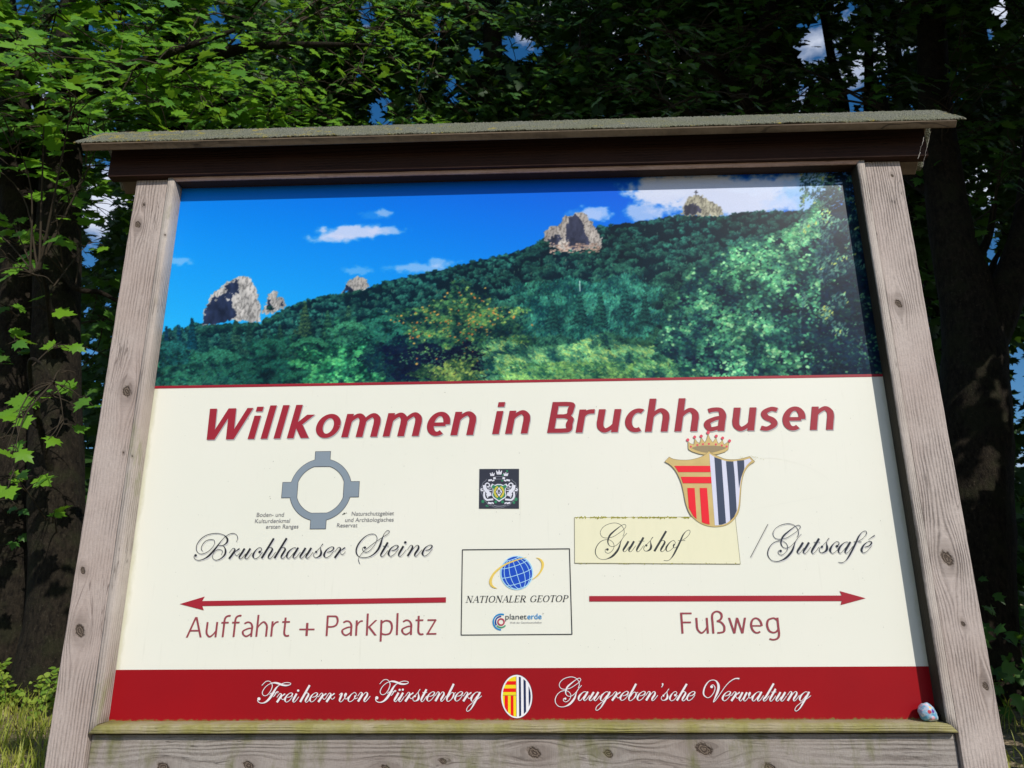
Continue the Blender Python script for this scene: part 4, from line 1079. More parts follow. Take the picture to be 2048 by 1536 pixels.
for a, b in ((0, 1), (1, 0), (0, -1), (-1, 0)):
    cx, cz = rc[0] + a * (Rr + h * .0), rc[2] + b * (Rr + h * .0)
    oq.append([(cx - h - k_, cz - h - k_), (cx + h + k_, cz - h - k_), (cx + h + k_, cz + h + k_), (cx - h - k_, cz + h + k_)])
    iq.append([(cx - h, cz - h), (cx + h, cz - h), (cx + h, cz + h), (cx - h, cz + h)])
for a_, b_ in zip(oq, iq): sheet('ring_emblem_gate_outline', [a_], M_black, -.0010); sheet('ring_emblem_gate', [b_], M_slate, -.0013)

# pale yellow label stuck over the old lettering
M_yel = NT('yellowed_label'); co = M_yel.coords()
c_ = M_yel.mix(M_yel.ramp(M_yel.noise(M_yel.scale(co, 1, 1, .25), 40, 4, .6), .45, .75), (.80, .765, .54), (.77, .74, .52))
M_yel.bsdf(c_, .45, .35)
q = pxpoly([(1149, 1035), (1470, 1033.5), (1480.5, 1128), (1149.5, 1126)])
bm = bmesh.new(); prism(bm, [[(a, -.0002, b) for a, b in q], [(a, -.0016, b) for a, b in q]], None)
link('yellow_label', mesh_bm('yellow_label', bm), M_yel.m, panel)
pn = Pen(-.0018); pn.line([(1149, 1035), (1470, 1033.5)], .5); pn.line([(1480.5, 1128), (1149.5, 1126.2)], .55); pn.line([(1149, 1035), (1149.5, 1126)], .35); pn.line([(1470, 1033.5), (1480.5, 1128)], .45)
pn.build('label_edge_dirt', flat_mat('label_edge_dirt', (.28, .26, .17)))
M_moss = flat_mat('moss', (.36, .34, .06), .95, .1, .5, 300)
pn = Pen(-.0021)
for u in np.concatenate([R2.uniform(1150, 1378, 300), R2.uniform(1150, 1400, 30)]):
    if vnoise(np.array(u), np.array(3.), 14, 5) < .25: continue
    r = R2.uniform(.4, 1.5); pn.dot(u, 1035.2 + R2.normal(0, .8), r, 7, r * R2.uniform(.5, 1.3))
for u in R2.uniform(1152, 1478, 60):
    r = R2.uniform(.3, .8); pn.dot(u, 1127 + R2.normal(0, .5), r * 1.4, 6, r)
for u, v in zip(R2.normal(1500, 12, 20), R2.normal(917, 3, 20)): pn.dot(u, v, .6, 5)
pn.build('moss_fringe', M_moss)['kind'] = 'stuff'
M_lt = flat_mat('label_lettering_charcoal', (.035, .04, .04), var=.1)
script_word('script_lettering', 'Gutshof', (1190.2, 1103.2), (1380, 1102.8), 20.9, M_lt, -.0018, 1380)

# coat of arms: gold shield, red bars, blue stripes, crown
M_gold = flat_mat('printed_gold', (.60, .44, .17), var=.08, scale=20)
M_gold_d = flat_mat('printed_dark_gold', (.31, .235, .125), var=.05)
M_rd = flat_mat('printed_bright_red', (.80, .010, .024), var=.03)
M_ln = flat_mat('printed_brown_outline', (.20, .15, .08))
M_blue = flat_mat('printed_slate_navy', (.042, .058, .105), var=.06)
M_lil = flat_mat('printed_lilac_white', (.66, .665, .80), var=.02)
M_coral = flat_mat('printed_coral', (.72, .075, .12), var=.05)
Z7 = ((1300, 850), 6.983)
bez = lambda pts, sub=5: [tuple(p) for p in catmull([(x, y, 0) for x, y in pts], sub)[:, :2]]
left = bez([(265, 448), (320, 475), (420, 490), (560, 487), (680, 458), (750, 425), (790, 395), (822, 362)])
right = bez([(822, 362), (860, 398), (930, 430), (1040, 475), (1150, 485), (1260, 475), (1388, 440)])
rside = bez([(1462, 515), (1380, 570), (1310, 680), (1275, 830), (1262, 1000), (1250, 1150), (1215, 1260), (1130, 1360), (1030, 1410), (890, 1425), (760, 1400), (650, 1340), (560, 1250), (500, 1110), (465, 940), (430, 800), (360, 650), (280, 560), (203, 515)])
shield = left + right[1:] + rside
sheet('coat_of_arms_shield', [zp(shield, *Z7)], M_gold, -.0024)
pn = Pen(-.0026); pn.line([tuple(p) for p in zoompts(shield + [shield[0]], *Z7)], .30); pn.build('coat_of_arms_outline', M_ln)
rw = [(826, 402)] + bez([(900, 450), (1000, 490), (1110, 512), (1230, 503), (1310, 492), (1385, 470)]) + bez([(1415, 500), (1340, 575), (1290, 680), (1258, 830), (1243, 1000), (1232, 1120), (1200, 1230), (1120, 1330), (1050, 1380), (960, 1400), (903, 1402)])
sheet('coat_of_arms_white_field', [zp(rw, *Z7)], M_lil, -.0028)
bars = [[(895, 450), (995, 487), (1005, 640), (1057, 1372), (1000, 1392), (957, 1396), (925, 900)],
        [(1057, 508), (1160, 512), (1180, 720), (1208, 1200), (1170, 1285), (1118, 1340), (1095, 960)],
        [(1212, 500), (1310, 493), (1314, 612), (1268, 740), (1240, 890), (1225, 690)]]
sheet('coat_of_arms_blue_stripe', [zp(b, *Z7) for b in bars], M_blue, -.0031)
reds = [[(338, 573), (838, 573), (843, 660), (395, 660)], [(428, 726), (850, 726), (856, 816), (458, 816)],
        [(518, 882), (620, 882), (648, 1316), (600, 1270), (540, 1160)], [(690, 882), (793, 882), (830, 1392), (775, 1380), (722, 1360)]]
sheet('coat_of_arms_red_bar', [zp(b, *Z7) for b in reds], M_rd, -.0031)
crown_ = [(532, 330), (530, 235), (565, 262), (612, 272), (624, 192), (655, 235), (692, 260), (716, 178), (740, 215), (765, 248), (790, 200), (810, 125), (835, 190), (875, 245), (895, 215), (922, 178), (935, 230), (955, 265), (985, 240), (1012, 205), (1020, 250), (1035, 275), (1065, 250), (1100, 245), (1090, 345), (1045, 378), (960, 405), (880, 420), (760, 418), (680, 405), (590, 375), (545, 350)]
sheet('coat_of_arms_crown', [zp(crown_, *Z7)], M_gold, -.0020)
pn = Pen(-.0021); pn.line([tuple(p) for p in zoompts(crown_ + [crown_[0]], *Z7)], .28); pn.build('crown_outline', M_ln)
inn = bez([(575, 322), (650, 300), (740, 290), (830, 290), (920, 292), (1000, 302), (1062, 322), (1000, 350), (920, 375), (860, 386), (822, 362), (790, 386), (720, 378), (640, 352), (575, 322)], 3)[:-1]
sheet('crown_lining', [zp(inn, *Z7)], M_gold_d, -.0022)
pn = Pen(-.0023)
for x, y, r in ((526, 210, 22), (622, 170, 21), (714, 157, 21), (810, 108, 24), (923, 157, 21), (1012, 184, 21), (1109, 223, 21)): pn.dot(1300 + x / 6.983, 850 + y / 6.983, r / 6.983, 12)
for x, y in ((568, 304), (660, 282), (737, 270), (820, 266), (917, 273), (1000, 288), (1068, 303)): pn.dot(1300 + x / 6.983, 850 + y / 6.983, 2.1, 10)
pn.build('crown_pearl', M_coral)
# fine scratches beside the shield
pn = Pen(-.0010); pn.stroke([(1510, 915.5, .1), (1560, 918, .12), (1610, 932, .12), (1645, 950, .1), (1660, 962, .08)], wmin=.08); pn.stroke([(1492, 1023, .08), (1560, 1008, .1), (1640, 993, .1), (1660, 985, .08)], wmin=.06)
pn.build('scratch', flat_mat('faint_scratch', (.70, .69, .62), var=.02))

# geotope plate: outlined field with globe and emblem
pn = Pen(-.0013)
pn.line([(925, 1099.5), (1139, 1097.5)], .9); pn.line([(1139, 1097.5), (1144, 1268.5)], .9); pn.line([(1144, 1268.5), (922.5, 1270)], .9); pn.line([(922.5, 1270), (925, 1099.5)], .9)
pn.build('geotope_plate_outline', M_grey if False else M_black)
M_gb = flat_mat('printed_globe_blue', (.005, .066, .50), var=.08); M_cy = flat_mat('printed_pale_cyan', (.42, .70, .86), var=.03)
M_yw = flat_mat('printed_yellow', (.78, .56, .11), var=.06)
gc = at(1033.3, 1145.6); gr = (at(1065.0, 1145)[0] - at(1001.5, 1145)[0]) / 2
sheet('globe_disc', [ell(gc[0], gc[2], gr, gr, 60)], M_gb, -.0012)
pn = Pen(-.0014)
def gl(fn, n, wd):
    pts = []
    for k in range(n + 1):
        x, y_, z_ = fn(k / n)
        # tilt towards viewer then roll
        e = rad(8); y2 = y_ * math.cos(e) - z_ * math.sin(e); z2 = y_ * math.sin(e) + z_ * math.cos(e)
        rr = rad(17); X = x * math.cos(rr) - z2 * math.sin(rr); Z = x * math.sin(rr) + z2 * math.cos(rr)
        if y2 > .05: 
            if len(pts) > 1: pn.line(pts, wd)
            pts = []; continue
        su, sv = sight((gc[0] + gr * X, 0, gc[2] + gr * Z)); pts.append((su, sv))
    if len(pts) > 1: pn.line(pts, wd)
for lon in (-78, -52, -26, 0, 26, 52, 78):
    gl(lambda s, lo=rad(lon): (math.sin(lo) * math.cos(rad(-68 + 136 * s)), -math.cos(lo) * math.cos(rad(-68 + 136 * s)), math.sin(rad(-68 + 136 * s))), 14, .55)
for lat in (-66, -33, 0, 33, 66):
    gl(lambda s, la=rad(lat): (math.cos(la) * math.sin(2 * math.pi * s), -math.cos(la) * math.cos(2 * math.pi * s), math.sin(la)), 40, .6)
pn.build('globe_grid_line', M_cy)
ob = [(x + .0005 * 0, z) for x, z in ell(gc[0], gc[2], gr * 1.045, gr * 1.045, 60)]
sheet('globe_rim', [ob], M_cy, -.0011)
Zg = ((960, 1100), 13.653)
pn = Pen(-.0017)
pn.stroke([(960 + x / 13.653, 1100 + y / 13.653, w_ / 13.653) for x, y, w_ in [(1275, 195, 3), (1100, 245, 12), (900, 310, 18), (700, 390, 22), (520, 510, 24), (370, 660, 30), (295, 820, 36), (300, 930, 34), (370, 1010, 22), (475, 1048, 3)]], 1.0)
pn.stroke([(960 + x / 13.653, 1100 + y / 13.653, w_ / 13.653) for x, y, w_ in [(1530, 208, 3), (1620, 240, 18), (1690, 310, 30), (1715, 400, 34), (1690, 520, 28), (1620, 640, 22), (1520, 740, 14), (1425, 805, 4)]], 1.0)
pn.build('globe_orbit', M_yw)
Zp = 13.653
M_pb = flat_mat('printed_azure', (.01, .24, .56)); M_pr = flat_mat('printed_crimson_ring', (.45, .045, .085)); M_pg = flat_mat('printed_green_arc', (.06, .31, .17)); M_pd = flat_mat('printed_royal_blue', (.006, .045, .30)); M_pk = flat_mat('printed_charcoal', (.075, .085, .09))
def arcpen(name, cx, cy, r, a0, a1, wd, mat):
    pn = Pen(-.0013); pts = [(960 + (cx + r * math.cos(rad(a0 + (a1 - a0) * k / 24))) / Zp, 1210 + (cy - r * math.sin(rad(a0 + (a1 - a0) * k / 24))) / Zp, wd / Zp) for k in range(25)]
    pn.stroke(pts, 1.0, 2); pn.build(name, mat)
arcpen('planet_emblem_ring', 577, 462, 84, 0, 360, 19, M_pr)
arcpen('planet_emblem_inner_arc', 577, 462, 152, 88, 215, 19, M_pd)
arcpen('planet_emblem_green_arc', 577, 462, 150, 222, 322, 19, M_pg)
arcpen('planet_emblem_outer_arc', 577, 462, 212, 68, 270, 21, M_pb)
print_text('planet_emblem_lettering', 'planet', (1010.8, 1238.8), (1053.5, 1238.4), 10.8, M_pk, weight=.004, y=-.0012)
print_text('planet_emblem_lettering', 'erde', (1054.8, 1238.3), (1083.3, 1238), 10.8, M_pb, weight=.010, y=-.0012)
print_text('planet_emblem_small_lettering', 'Welt der Geowissenschaften', (1020, 1247), (1083.5, 1246.5), 3.6, M_grey, y=-.0012)
print_text('planet_emblem_small_lettering', '®', (1085, 1228.5), (1087.7, 1228.5), 2.6, M_grey, y=-.0012)

# oval arms on the red band
oc = at(1033.4, 1392.6); orx = (at(1064.2, 1392)[0] - at(1002.2, 1392)[0]) / 2; orz = (at(1033, 1349.5)[2] - at(1033, 1436)[2]) / 2
sheet('oval_arms_dark_halo', [ell(oc[0], oc[2], orx * 1.045, orz * 1.03, 60)], M_halo, -.0007)
sheet('oval_arms_white_rim', [ell(oc[0], oc[2], orx, orz, 60)], flat_mat('printed_oval_white', (.80, .79, .82), var=.02), -.0010)
ix, iz = orx * .905, orz * .93
M_oy = flat_mat('printed_lemon', (.82, .66, .01), var=.03); M_or = flat_mat('printed_scarlet', (.78, .004, .003), var=.03); M_on = flat_mat('printed_deep_navy', (.010, .020, .075), var=.05)
def clip_oval(x0, x1, z0, z1):
    """part of the oval between given bounds (in units of the semi-axes)"""
    pts = []
    n = 24
    for side in (1, -1):
        xs__ = np.linspace(x0, x1, n) if side == 1 else np.linspace(x1, x0, n)
        for x in xs__:
            e = math.sqrt(max(0, 1 - x * x)); z = min(max(side * e, z0), z1)
            if side == 1: z = min(e, z1)
            else: z = max(-e, z0)
            pts.append((oc[0] + x * ix, oc[2] + z * iz))
    return pts
def half(x0, x1, z0, z1):
    # horizontal slices: clamp x by the oval
    pts = [];
    for z in np.linspace(z0, z1, 10): e = math.sqrt(max(0, 1 - z * z)); pts.append((oc[0] + max(x0, -e) * ix, oc[2] + z * iz))
    for z in np.linspace(z1, z0, 10): e = math.sqrt(max(0, 1 - z * z)); pts.append((oc[0] + min(x1, e) * ix, oc[2] + z * iz))
    return pts
sheet('oval_arms_yellow_field', [clip_oval(-.999, -.03, -1, 1)], M_oy, -.0013)
sheet('oval_arms_red_bar', [half(-1, -.05, .58, .76), half(-1, -.05, .22, .40), clip_oval(-.86, -.62, -1, .04), clip_oval(-.43, -.23, -1, .04)], M_or, -.0016)
sheet('oval_arms_navy_stripe', [clip_oval(.17, .31, -1, 1), clip_oval(.50, .66, -1, 1), clip_oval(.86, .999, -1, 1)], M_on, -.0016)
pn = Pen(-.0018); pn.line([(oc_ := sight((oc[0] - .02 * ix, 0, oc[2] + iz))) , sight((oc[0] - .02 * ix, 0, oc[2] - iz))], .35); pn.line([sight((oc[0] - .98 * ix, 0, oc[2] + .06 * iz)), sight((oc[0] - .03 * ix, 0, oc[2] + .06 * iz))], .3)
pn.build('oval_arms_line', M_ln)

# square black sticker with a club crest
Z8 = ((930, 920), 13.96)
M_sb = flat_mat('sticker_black', (.028, .027, .042), .3, .5, .1); M_sw = flat_mat('sticker_white', (.72, .72, .80), .35); M_sg = flat_mat('sticker_green', (.03, .22, .10), .35); M_sy = flat_mat('sticker_yellow', (.62, .52, .06), .35, var=.25, scale=600)
q = zp([(405, 252), (1510, 248), (1508, 1358), (392, 1358)], *Z8)
bm = bmesh.new(); prism(bm, [[(a, -.0002, b) for a, b in q], [(a, -.0012, b) for a, b in q]], None)
stk = link('sticker', mesh_bm('sticker', bm), M_sb, panel)
sq = lambda pts: [tuple(p) for p in zoompts(pts, *Z8)]
mir = lambda pts: [(1908 - x, y) for x, y in pts]
shd = [(760, 660), (830, 700), (900, 672), (1000, 672), (1070, 705), (1150, 660), (1205, 720), (1140, 790), (1135, 900), (1160, 1000), (1130, 1060), (1060, 1100), (952, 1170), (850, 1100), (790, 1060), (755, 990), (775, 900), (770, 790), (705, 740)]
sheet('sticker_shield_rim', [zp(shd, *Z8)], M_sw, -.0015)
cx_, cy_ = 953, 890
sheet('sticker_shield', [zp([(cx_ + (x - cx_) * .87, cy_ + (y - cy_) * .87) for x, y in shd], *Z8)], M_sg, -.0017)
pn = Pen(-.0019)
for s_ in (1, -1):
    for k in range(9):
        a = rad(-62 + k * 15.5); x = cx_ + s_ * 118 * math.cos(a); y_ = 895 - 150 * math.sin(a)
        px_, py_ = sq([(x, y_)])[0]; pn.dot(px_, py_, 2.2, 7, 2.0)
pn.build('sticker_wreath', M_sy)
sheet('sticker_diamond_edge', [zp([(953, 735), (1060, 890), (953, 1060), (850, 890)], *Z8)], M_sb, -.0023)
sheet('sticker_diamond', [zp([(953, 760), (1040, 890), (953, 1030), (868, 890)], *Z8)], M_sw, -.0025)
print_text('sticker_lettering', 'B', sq([(915, 940)])[0], sq([(1000, 940)])[0], 7.4, M_sb, weight=.03, y=-.0028)
pn = Pen(-.0016)
for mm in (lambda p: p, mir):
    for st, wd in (([(560, 690), (620, 645), (680, 680), (670, 740), (610, 750)], 16), ([(545, 700), (560, 800), (640, 900), (690, 1010)], 48), ([(540, 880), (540, 1020), (600, 1110), (700, 1110), (790, 1100)], 26), ([(490, 800), (450, 820), (470, 860), (520, 845)], 16), ([(650, 830), (700, 850), (750, 850)], 12), ([(640, 780), (690, 790), (745, 780)], 8), ([(600, 950), (640, 1060)], 12), ([(720, 900), (730, 1000)], 10)):
        P = sq(mm(st)); pn.stroke([(x, y_, wd / 13.96) for x, y_ in P], 1.0, 4)
    for st, wd in (([(660, 575), (745, 560)], 24), ([(760, 585), (815, 570)], 18), ([(650, 1195), (735, 1215)], 24), ([(750, 1190), (800, 1215)], 18), ([(800, 515), (850, 505)], 26)):
        pn.line(sq(mm(st)), wd / 13.96)
for a in (-1, 0, 1):
    bx, by, s_ = (953 + a * 190, 345 + abs(a) * 55, 1.0 if a == 0 else .8)
    pn.line(sq([(bx - 60 * s_, by + 48 * s_), (bx + 60 * s_, by + 48 * s_)]), 1.0 * s_)
    pn.line(sq([(bx - 72 * s_, by - 40 * s_), (bx - 55 * s_, by + 40 * s_), (bx - 28 * s_, by - 10 * s_), (bx, by + 35 * s_), (bx, by - 62 * s_), (bx, by + 35 * s_), (bx + 28 * s_, by - 10 * s_), (bx + 55 * s_, by + 40 * s_), (bx + 72 * s_, by - 40 * s_)]), 1.0 * s_)
pn.build('sticker_ornament', M_sw)
pn = Pen(-.0015)
for mm in (lambda p: p, mir):
    pn.stroke([(x, y_, .45) for x, y_ in sq(mm([(610, 540), (560, 600), (500, 640), (470, 740), (425, 800), (440, 880), (490, 980), (540, 1130), (600, 1170), (640, 1240), (760, 1290)]))], 1.0, 4)
pn.stroke([(x, y_, .45) for x, y_ in sq([(790, 490), (870, 465), (953, 460), (1040, 465), (1118, 490)])], 1.0, 4)
pn.stroke([(x, y_, .45) for x, y_ in sq([(770, 560), (850, 540), (953, 535), (1060, 540), (1140, 560)])], 1.0, 4)
pn.stroke([(x, y_, .5) for x, y_ in sq([(760, 1240), (800, 1310), (953, 1345), (1100, 1310), (1150, 1240)])], 1.0, 4)
pn.stroke([(x, y_, .9) for x, y_ in sq([(800, 1260), (870, 1285), (953, 1292), (1040, 1285), (1110, 1260)])], 1.0, 4)
pn.build('sticker_grey_line', flat_mat('sticker_grey', (.22, .23, .27), .35))
pn = Pen(-.0014)
for x, y_, r in ((1175, 310, 30), (1420, 1100, 50), (1365, 1190, 38), (500, 1160, 42), (600, 1280, 24), (1060, 420, 24), (640, 1290, 18), (1040, 580, 26), (860, 1170, 40), (1050, 1170, 40)):
    a, b = sq([(x, y_)])[0]; pn.dot(a, b, r / 13.96, 10)
pn.build('sticker_green_splash', M_sg)['kind'] = 'stuff'

# specks, insect marks and scuffs on the cream field
pn = Pen(-.0010)
for u, v, r in ((689, 1027, 2.2), (686, 1029, 1.3), (693, 1026, 1.0), (540, 993, .7), (541, 997, .8), (497, 838, .8), (1177, 875, .6), (1701, 837, .6), (1440, 1040, .5), (890, 785, .7), (1240, 1152, .7), (1242, 1140, .4), (410, 1180, .5), (1376, 1170, .5), (540, 937, .6)):
    pn.dot(u, v, r, 8, r * .7)
for k in range(170):
    u, v = R2.uniform(330, 1770), R2.uniform(790, 1325); r = R2.uniform(.12, .36); pn.dot(u, v, r, 5, r * R2.uniform(1, 4))
pn.build('speck', flat_mat('insect_speck', (.10, .10, .08)))['kind'] = 'stuff'
for nm in ('speck', 'scratch'): pass

# ------------------------------------------------------------------ painted pebble on the sill
t = NT('painted_pebble'); co = t.coords()
n1 = t.noise(co, 60.0, 4.0, .6, .5); n2 = t.noise(co, 140.0, 3.0, .6)
col = t.mix(t.ramp(n1, .42, .58), (.12, .36, .54), (.58, .62, .70))
n3 = t.noise(t.scale(co, 1, 1, 1), 95.0, 1.0, .5)
col = t.mix(t.ramp(n3, .62, .66), col, (.75, .36, .45))
col = t.mix(t.ramp(n2, .66, .70), col, (.10, .16, .34))
def blob(c, r, colr, col):
    v = t.n('VectorMath', operation='DISTANCE'); t.l(co, v.inputs[0]); v.inputs[1].default_value = c
    return t.mix(t.ramp(t.math('DIVIDE', v.outputs['Value'], r), .85, 1.0, (1, 1, 1), (0, 0, 0)), col, colr)
pc = at(1855, 1428, -.024)
col = blob((float(pc[0]) - .0030, -.0415, 1.4215), .0048, (.50, .05, .07), col)
col = blob((float(pc[0]) + .0052, -.0400, 1.4225), .0044, (.10, .04, .30), col)
col = blob((float(pc[0]) + .0008, -.0370, 1.4290), .0042, (.78, .50, .20), col)
col = blob((float(pc[0]) + .0045, -.0400, 1.4075), .0045, (.80, .40, .48), col)
t.bsdf(col, .45, .4, n2, .0012, .7)
bm = bmesh.new(); bmesh.ops.create_icosphere(bm, subdivisions=5, radius=1.0)
outl = catmull([(-22, 0, 0), (-20, -9, 0), (-9, -20, 0), (4, -21, 0), (13, -14, 0), (19, 0, 0), (22, 13, 0), (18, 18, 0), (0, 19, 0), (-12, 17, 0), (-18, 9, 0), (-22, 0, 0)], 6)
oa = np.unwrap(np.arctan2(-outl[:, 1], outl[:, 0])); orr = np.hypot(outl[:, 0], outl[:, 1]) * 0.00096
for v in bm.verts:
    a = math.atan2(v.co.z, v.co.x) % (2 * math.pi); k = np.argmin(np.abs(((oa - a + math.pi) % (2 * math.pi)) - math.pi)); r = orr[k]
    s_ = math.hypot(v.co.x, v.co.z)
    nz = .0030 * (vnoise(np.array(v.co.x * 30 + 60), np.array(v.co.z * 30 + 60 + v.co.y * 20), 9, 8) - .5)
    sw = s_ ** .85
    v.co = Vector((math.cos(a) * sw * (r + nz), v.co.y * (.018 + nz), math.sin(a) * sw * (r + nz)))
zmin = min(v.co.z for v in bm.verts)
for v in bm.verts: v.co = v.co + Vector((pc[0], -.0245, 1.3985 - zmin))
stone = link('painted_pebble', mesh_bm('painted_pebble', bm, True), t.m)
tag(stone, 'small light blue painted pebble on the mossy sill of the notice board', 'pebble')

# ================================================================== setting: verge, bank and woodland floor
def ground_z(x, y):
    x = np.asarray(x, float); y = np.asarray(y, float)
    z = np.interp(y, [-60, -6, -1.9, -.3, .3, 1.2, 2.1, 3.1, 3.8, 6, 12, 40, 300], [-.3, -.05, .02, .50, .60, .78, .96, 1.10, 1.13, 1.2, 1.25, .2, -8])
    return z + .05 * (fbm(x + 90, y + 90, 1.7, 301, 4) - .5) * np.clip((y + 2) / 2, 0, 1) + .03 * (fbm(x * 3 + 90, y * 3 + 90, 1.1, 305, 3) - .5)
def axis_pts(a, b, core0, core1, n0, n1):
    return np.unique(np.concatenate([np.linspace(a, core0, n0), np.linspace(core0, core1, n1), np.linspace(core1, b, n0)]))
xs = axis_pts(-300, 300, -9, 9, 22, 190); ys = axis_pts(-60, 300, -2.5, 9, 22, 150)
Xg, Yg = np.meshgrid(xs, ys, indexing='ij'); Zg = ground_z(Xg, Yg)
idx = np.arange(len(xs) * len(ys)).reshape(len(xs), len(ys))
F = np.stack([idx[:-1, :-1], idx[1:, :-1], idx[1:, 1:], idx[:-1, 1:]], -1).reshape(-1, 4)
t = NT('leaf_litter_soil'); co = t.coords()
v = t.n('TexVoronoi'); v.inputs['Scale'].default_value = 38.0; t.l(co, v.inputs['Vector'])
n1 = t.noise(co, 22.0, 5.0, .65); n2 = t.noise(co, 3.0, 3.0, .5)
col = t.mix(t.ramp(n1, .3, .7), (.10, .075, .045), (.26, .20, .13))
col = t.mix(t.math('MULTIPLY', t.ramp(v.outputs['Distance'], .1, .5), .6), (.33, .26, .17), col)
col = t.mix(t.math('MULTIPLY', t.ramp(n2, .42, .6), .5), col, (.07, .085, .025))
t.bsdf(col, .95, .1, t.math('ADD', n1, v.outputs['Distance']), .02, 1.0)
gr_o = link('ground', mesh_np('ground', np.stack([Xg, Yg, Zg], -1).reshape(-1, 3), F, True), t.m)
gr_o['kind'] = 'structure'

# ------------------------------------------------------------------ foliage materials
def leaf_mat(name, c0, c1, trans=(.16, .33, .02), tw=.40, rough=.42):
    t = NT(name)
    geo = t.n('NewGeometry'); oi = t.n('ObjectInfo')
    rnd = t.math('FRACT', t.math('ADD', geo.outputs['Random Per Island'], oi.outputs['Random']))
    col = t.mix(rnd, c0, c1)
    b = t.n('BsdfPrincipled'); t.l(col, b.inputs['Base Color']); b.inputs['Roughness'].default_value = rough; b.inputs['Specular IOR Level'].default_value = .38
    tr = t.n('BsdfTranslucent'); t.l(t.mix(rnd, trans, tuple(c * .7 for c in trans)), tr.inputs['Color'])
    mx = t.n('MixShader'); mx.inputs[0].default_value = tw
    t.l(b.outputs[0], mx.inputs[1]); t.l(tr.outputs[0], mx.inputs[2]); t.l(mx.outputs[0], t.out.inputs['Surface'])
    return t.m
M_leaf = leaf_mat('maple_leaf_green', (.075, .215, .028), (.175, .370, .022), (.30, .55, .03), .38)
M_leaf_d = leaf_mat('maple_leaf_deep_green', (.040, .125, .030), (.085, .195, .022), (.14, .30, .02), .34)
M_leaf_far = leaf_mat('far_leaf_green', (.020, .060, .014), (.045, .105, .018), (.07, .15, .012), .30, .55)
M_leaf_occ = leaf_mat('shade_crown_leaf_green', (.030, .085, .018), (.055, .125, .02), (.05, .10, .01), .12, .55)
t = NT('maple_bark'); co = t.coords()
c1 = t.scale(co, 1, 1, .38)
n1 = t.noise(c1, 44.0, 7.0, .75); n2 = t.noise(co, 6.0, 4.0, .6); n3 = t.noise(co, 60.0, 4.0, .7)
col = t.mix(t.ramp(n1, .35, .65), (.005, .0038, .003), (.036, .028, .019))
col = t.mix(t.math('MULTIPLY', t.ramp(n2, .48, .62), .6), col, (.028, .029, .014))
col = t.mix(t.math('MULTIPLY', t.ramp(n3, .6, .7), .3), col, (.16, .14, .10))
t.bsdf(col, .9, .15, t.math('MULTIPLY_ADD', n1, 1.0, t.math('MULTIPLY', n3, .4)), .02, 1.0)
M_bark = t.m
t = NT('twig_bark'); t.bsdf((.045, .034, .022), .8, .2); M_twig = t.m

# ------------------------------------------------------------------ leaf templates
def maple_template(lobes=1.0, cup=.10, full=True):
    half = [(.05, -.02), (.20, -.10), (.30, -.03), (.50, .06), (.36, .18), (.60, .40), (.40, .42), (.33, .50), (.24, .50), (.27, .72), (.14, .70), (.0, 1.0)] if full else [(.14, -.08), (.48, .06), (.34, .22), (.56, .46), (.26, .50), (.0, 1.0)]
    pts = [(x * lobes, y) for x, y in half] + [(-x * lobes, y) for x, y in half[::-1][1:]]
    V = [(0, .30, .0)]
    for i, (x, y) in enumerate(pts):
        V.append((x, y, -cup * (x * x * 1.2 + (y - .3) ** 2) + (.02 if i % 2 else -.03)))
    n = len(pts); F = [(0, i + 1, (i + 1) % n + 1) for i in range(n)]
    return np.array(V), np.array(F)
TPL = [maple_template(1.0, .22), maple_template(.92, .45), maple_template(1.08, .05)]
TPF = [maple_template(1.0, .3, False), maple_template(.9, .1, False)]
TPS = (np.array([(0, 0, 0), (.36, .38, -.04), (0, 1, 0), (-.36, .38, -.04)], float), np.array([(0, 1, 2), (0, 2, 3)]))
def frames(Nr, Dr):
    Nr = Nr / np.linalg.norm(Nr, axis=1, keepdims=True)
    Dr = Dr - (Dr * Nr).sum(1, keepdims=True) * Nr
    Dr = Dr / (np.linalg.norm(Dr, axis=1, keepdims=True) + 1e-9)
    return np.cross(Dr, Nr), Dr, Nr
def place(tpl, P, Nr, Dr, size):
    X, Y, Z = frames(Nr, Dr)
    V, F = tpl
    W = P[:, None] + size[:, None, None] * (V[None, :, 0:1] * X[:, None] + V[None, :, 1:2] * Y[:, None] + V[None, :, 2:3] * Z[:, None])
    k = len(V)
    FF = (F[None] + (np.arange(len(P)) * k)[:, None, None]).reshape(-1, 3)
    return W.reshape(-1, 3), FF
def leaf_cloud(name, P, Nr, Dr, size, tpls, mat, parent):
    Vs, Fs, off = [], [], 0
    g = np.arange(len(P)) % len(tpls)
    for i, tp in enumerate(tpls):
        k = g == i
        if not k.any(): continue
        V, F = place(tp, P[k], Nr[k], Dr[k], size[k]); Vs.append(V); Fs.append(F + off); off += len(V)
    return link(name, mesh_np(name, np.concatenate(Vs), np.concatenate(Fs)), mat, parent)
R3 = np.random.default_rng(21)
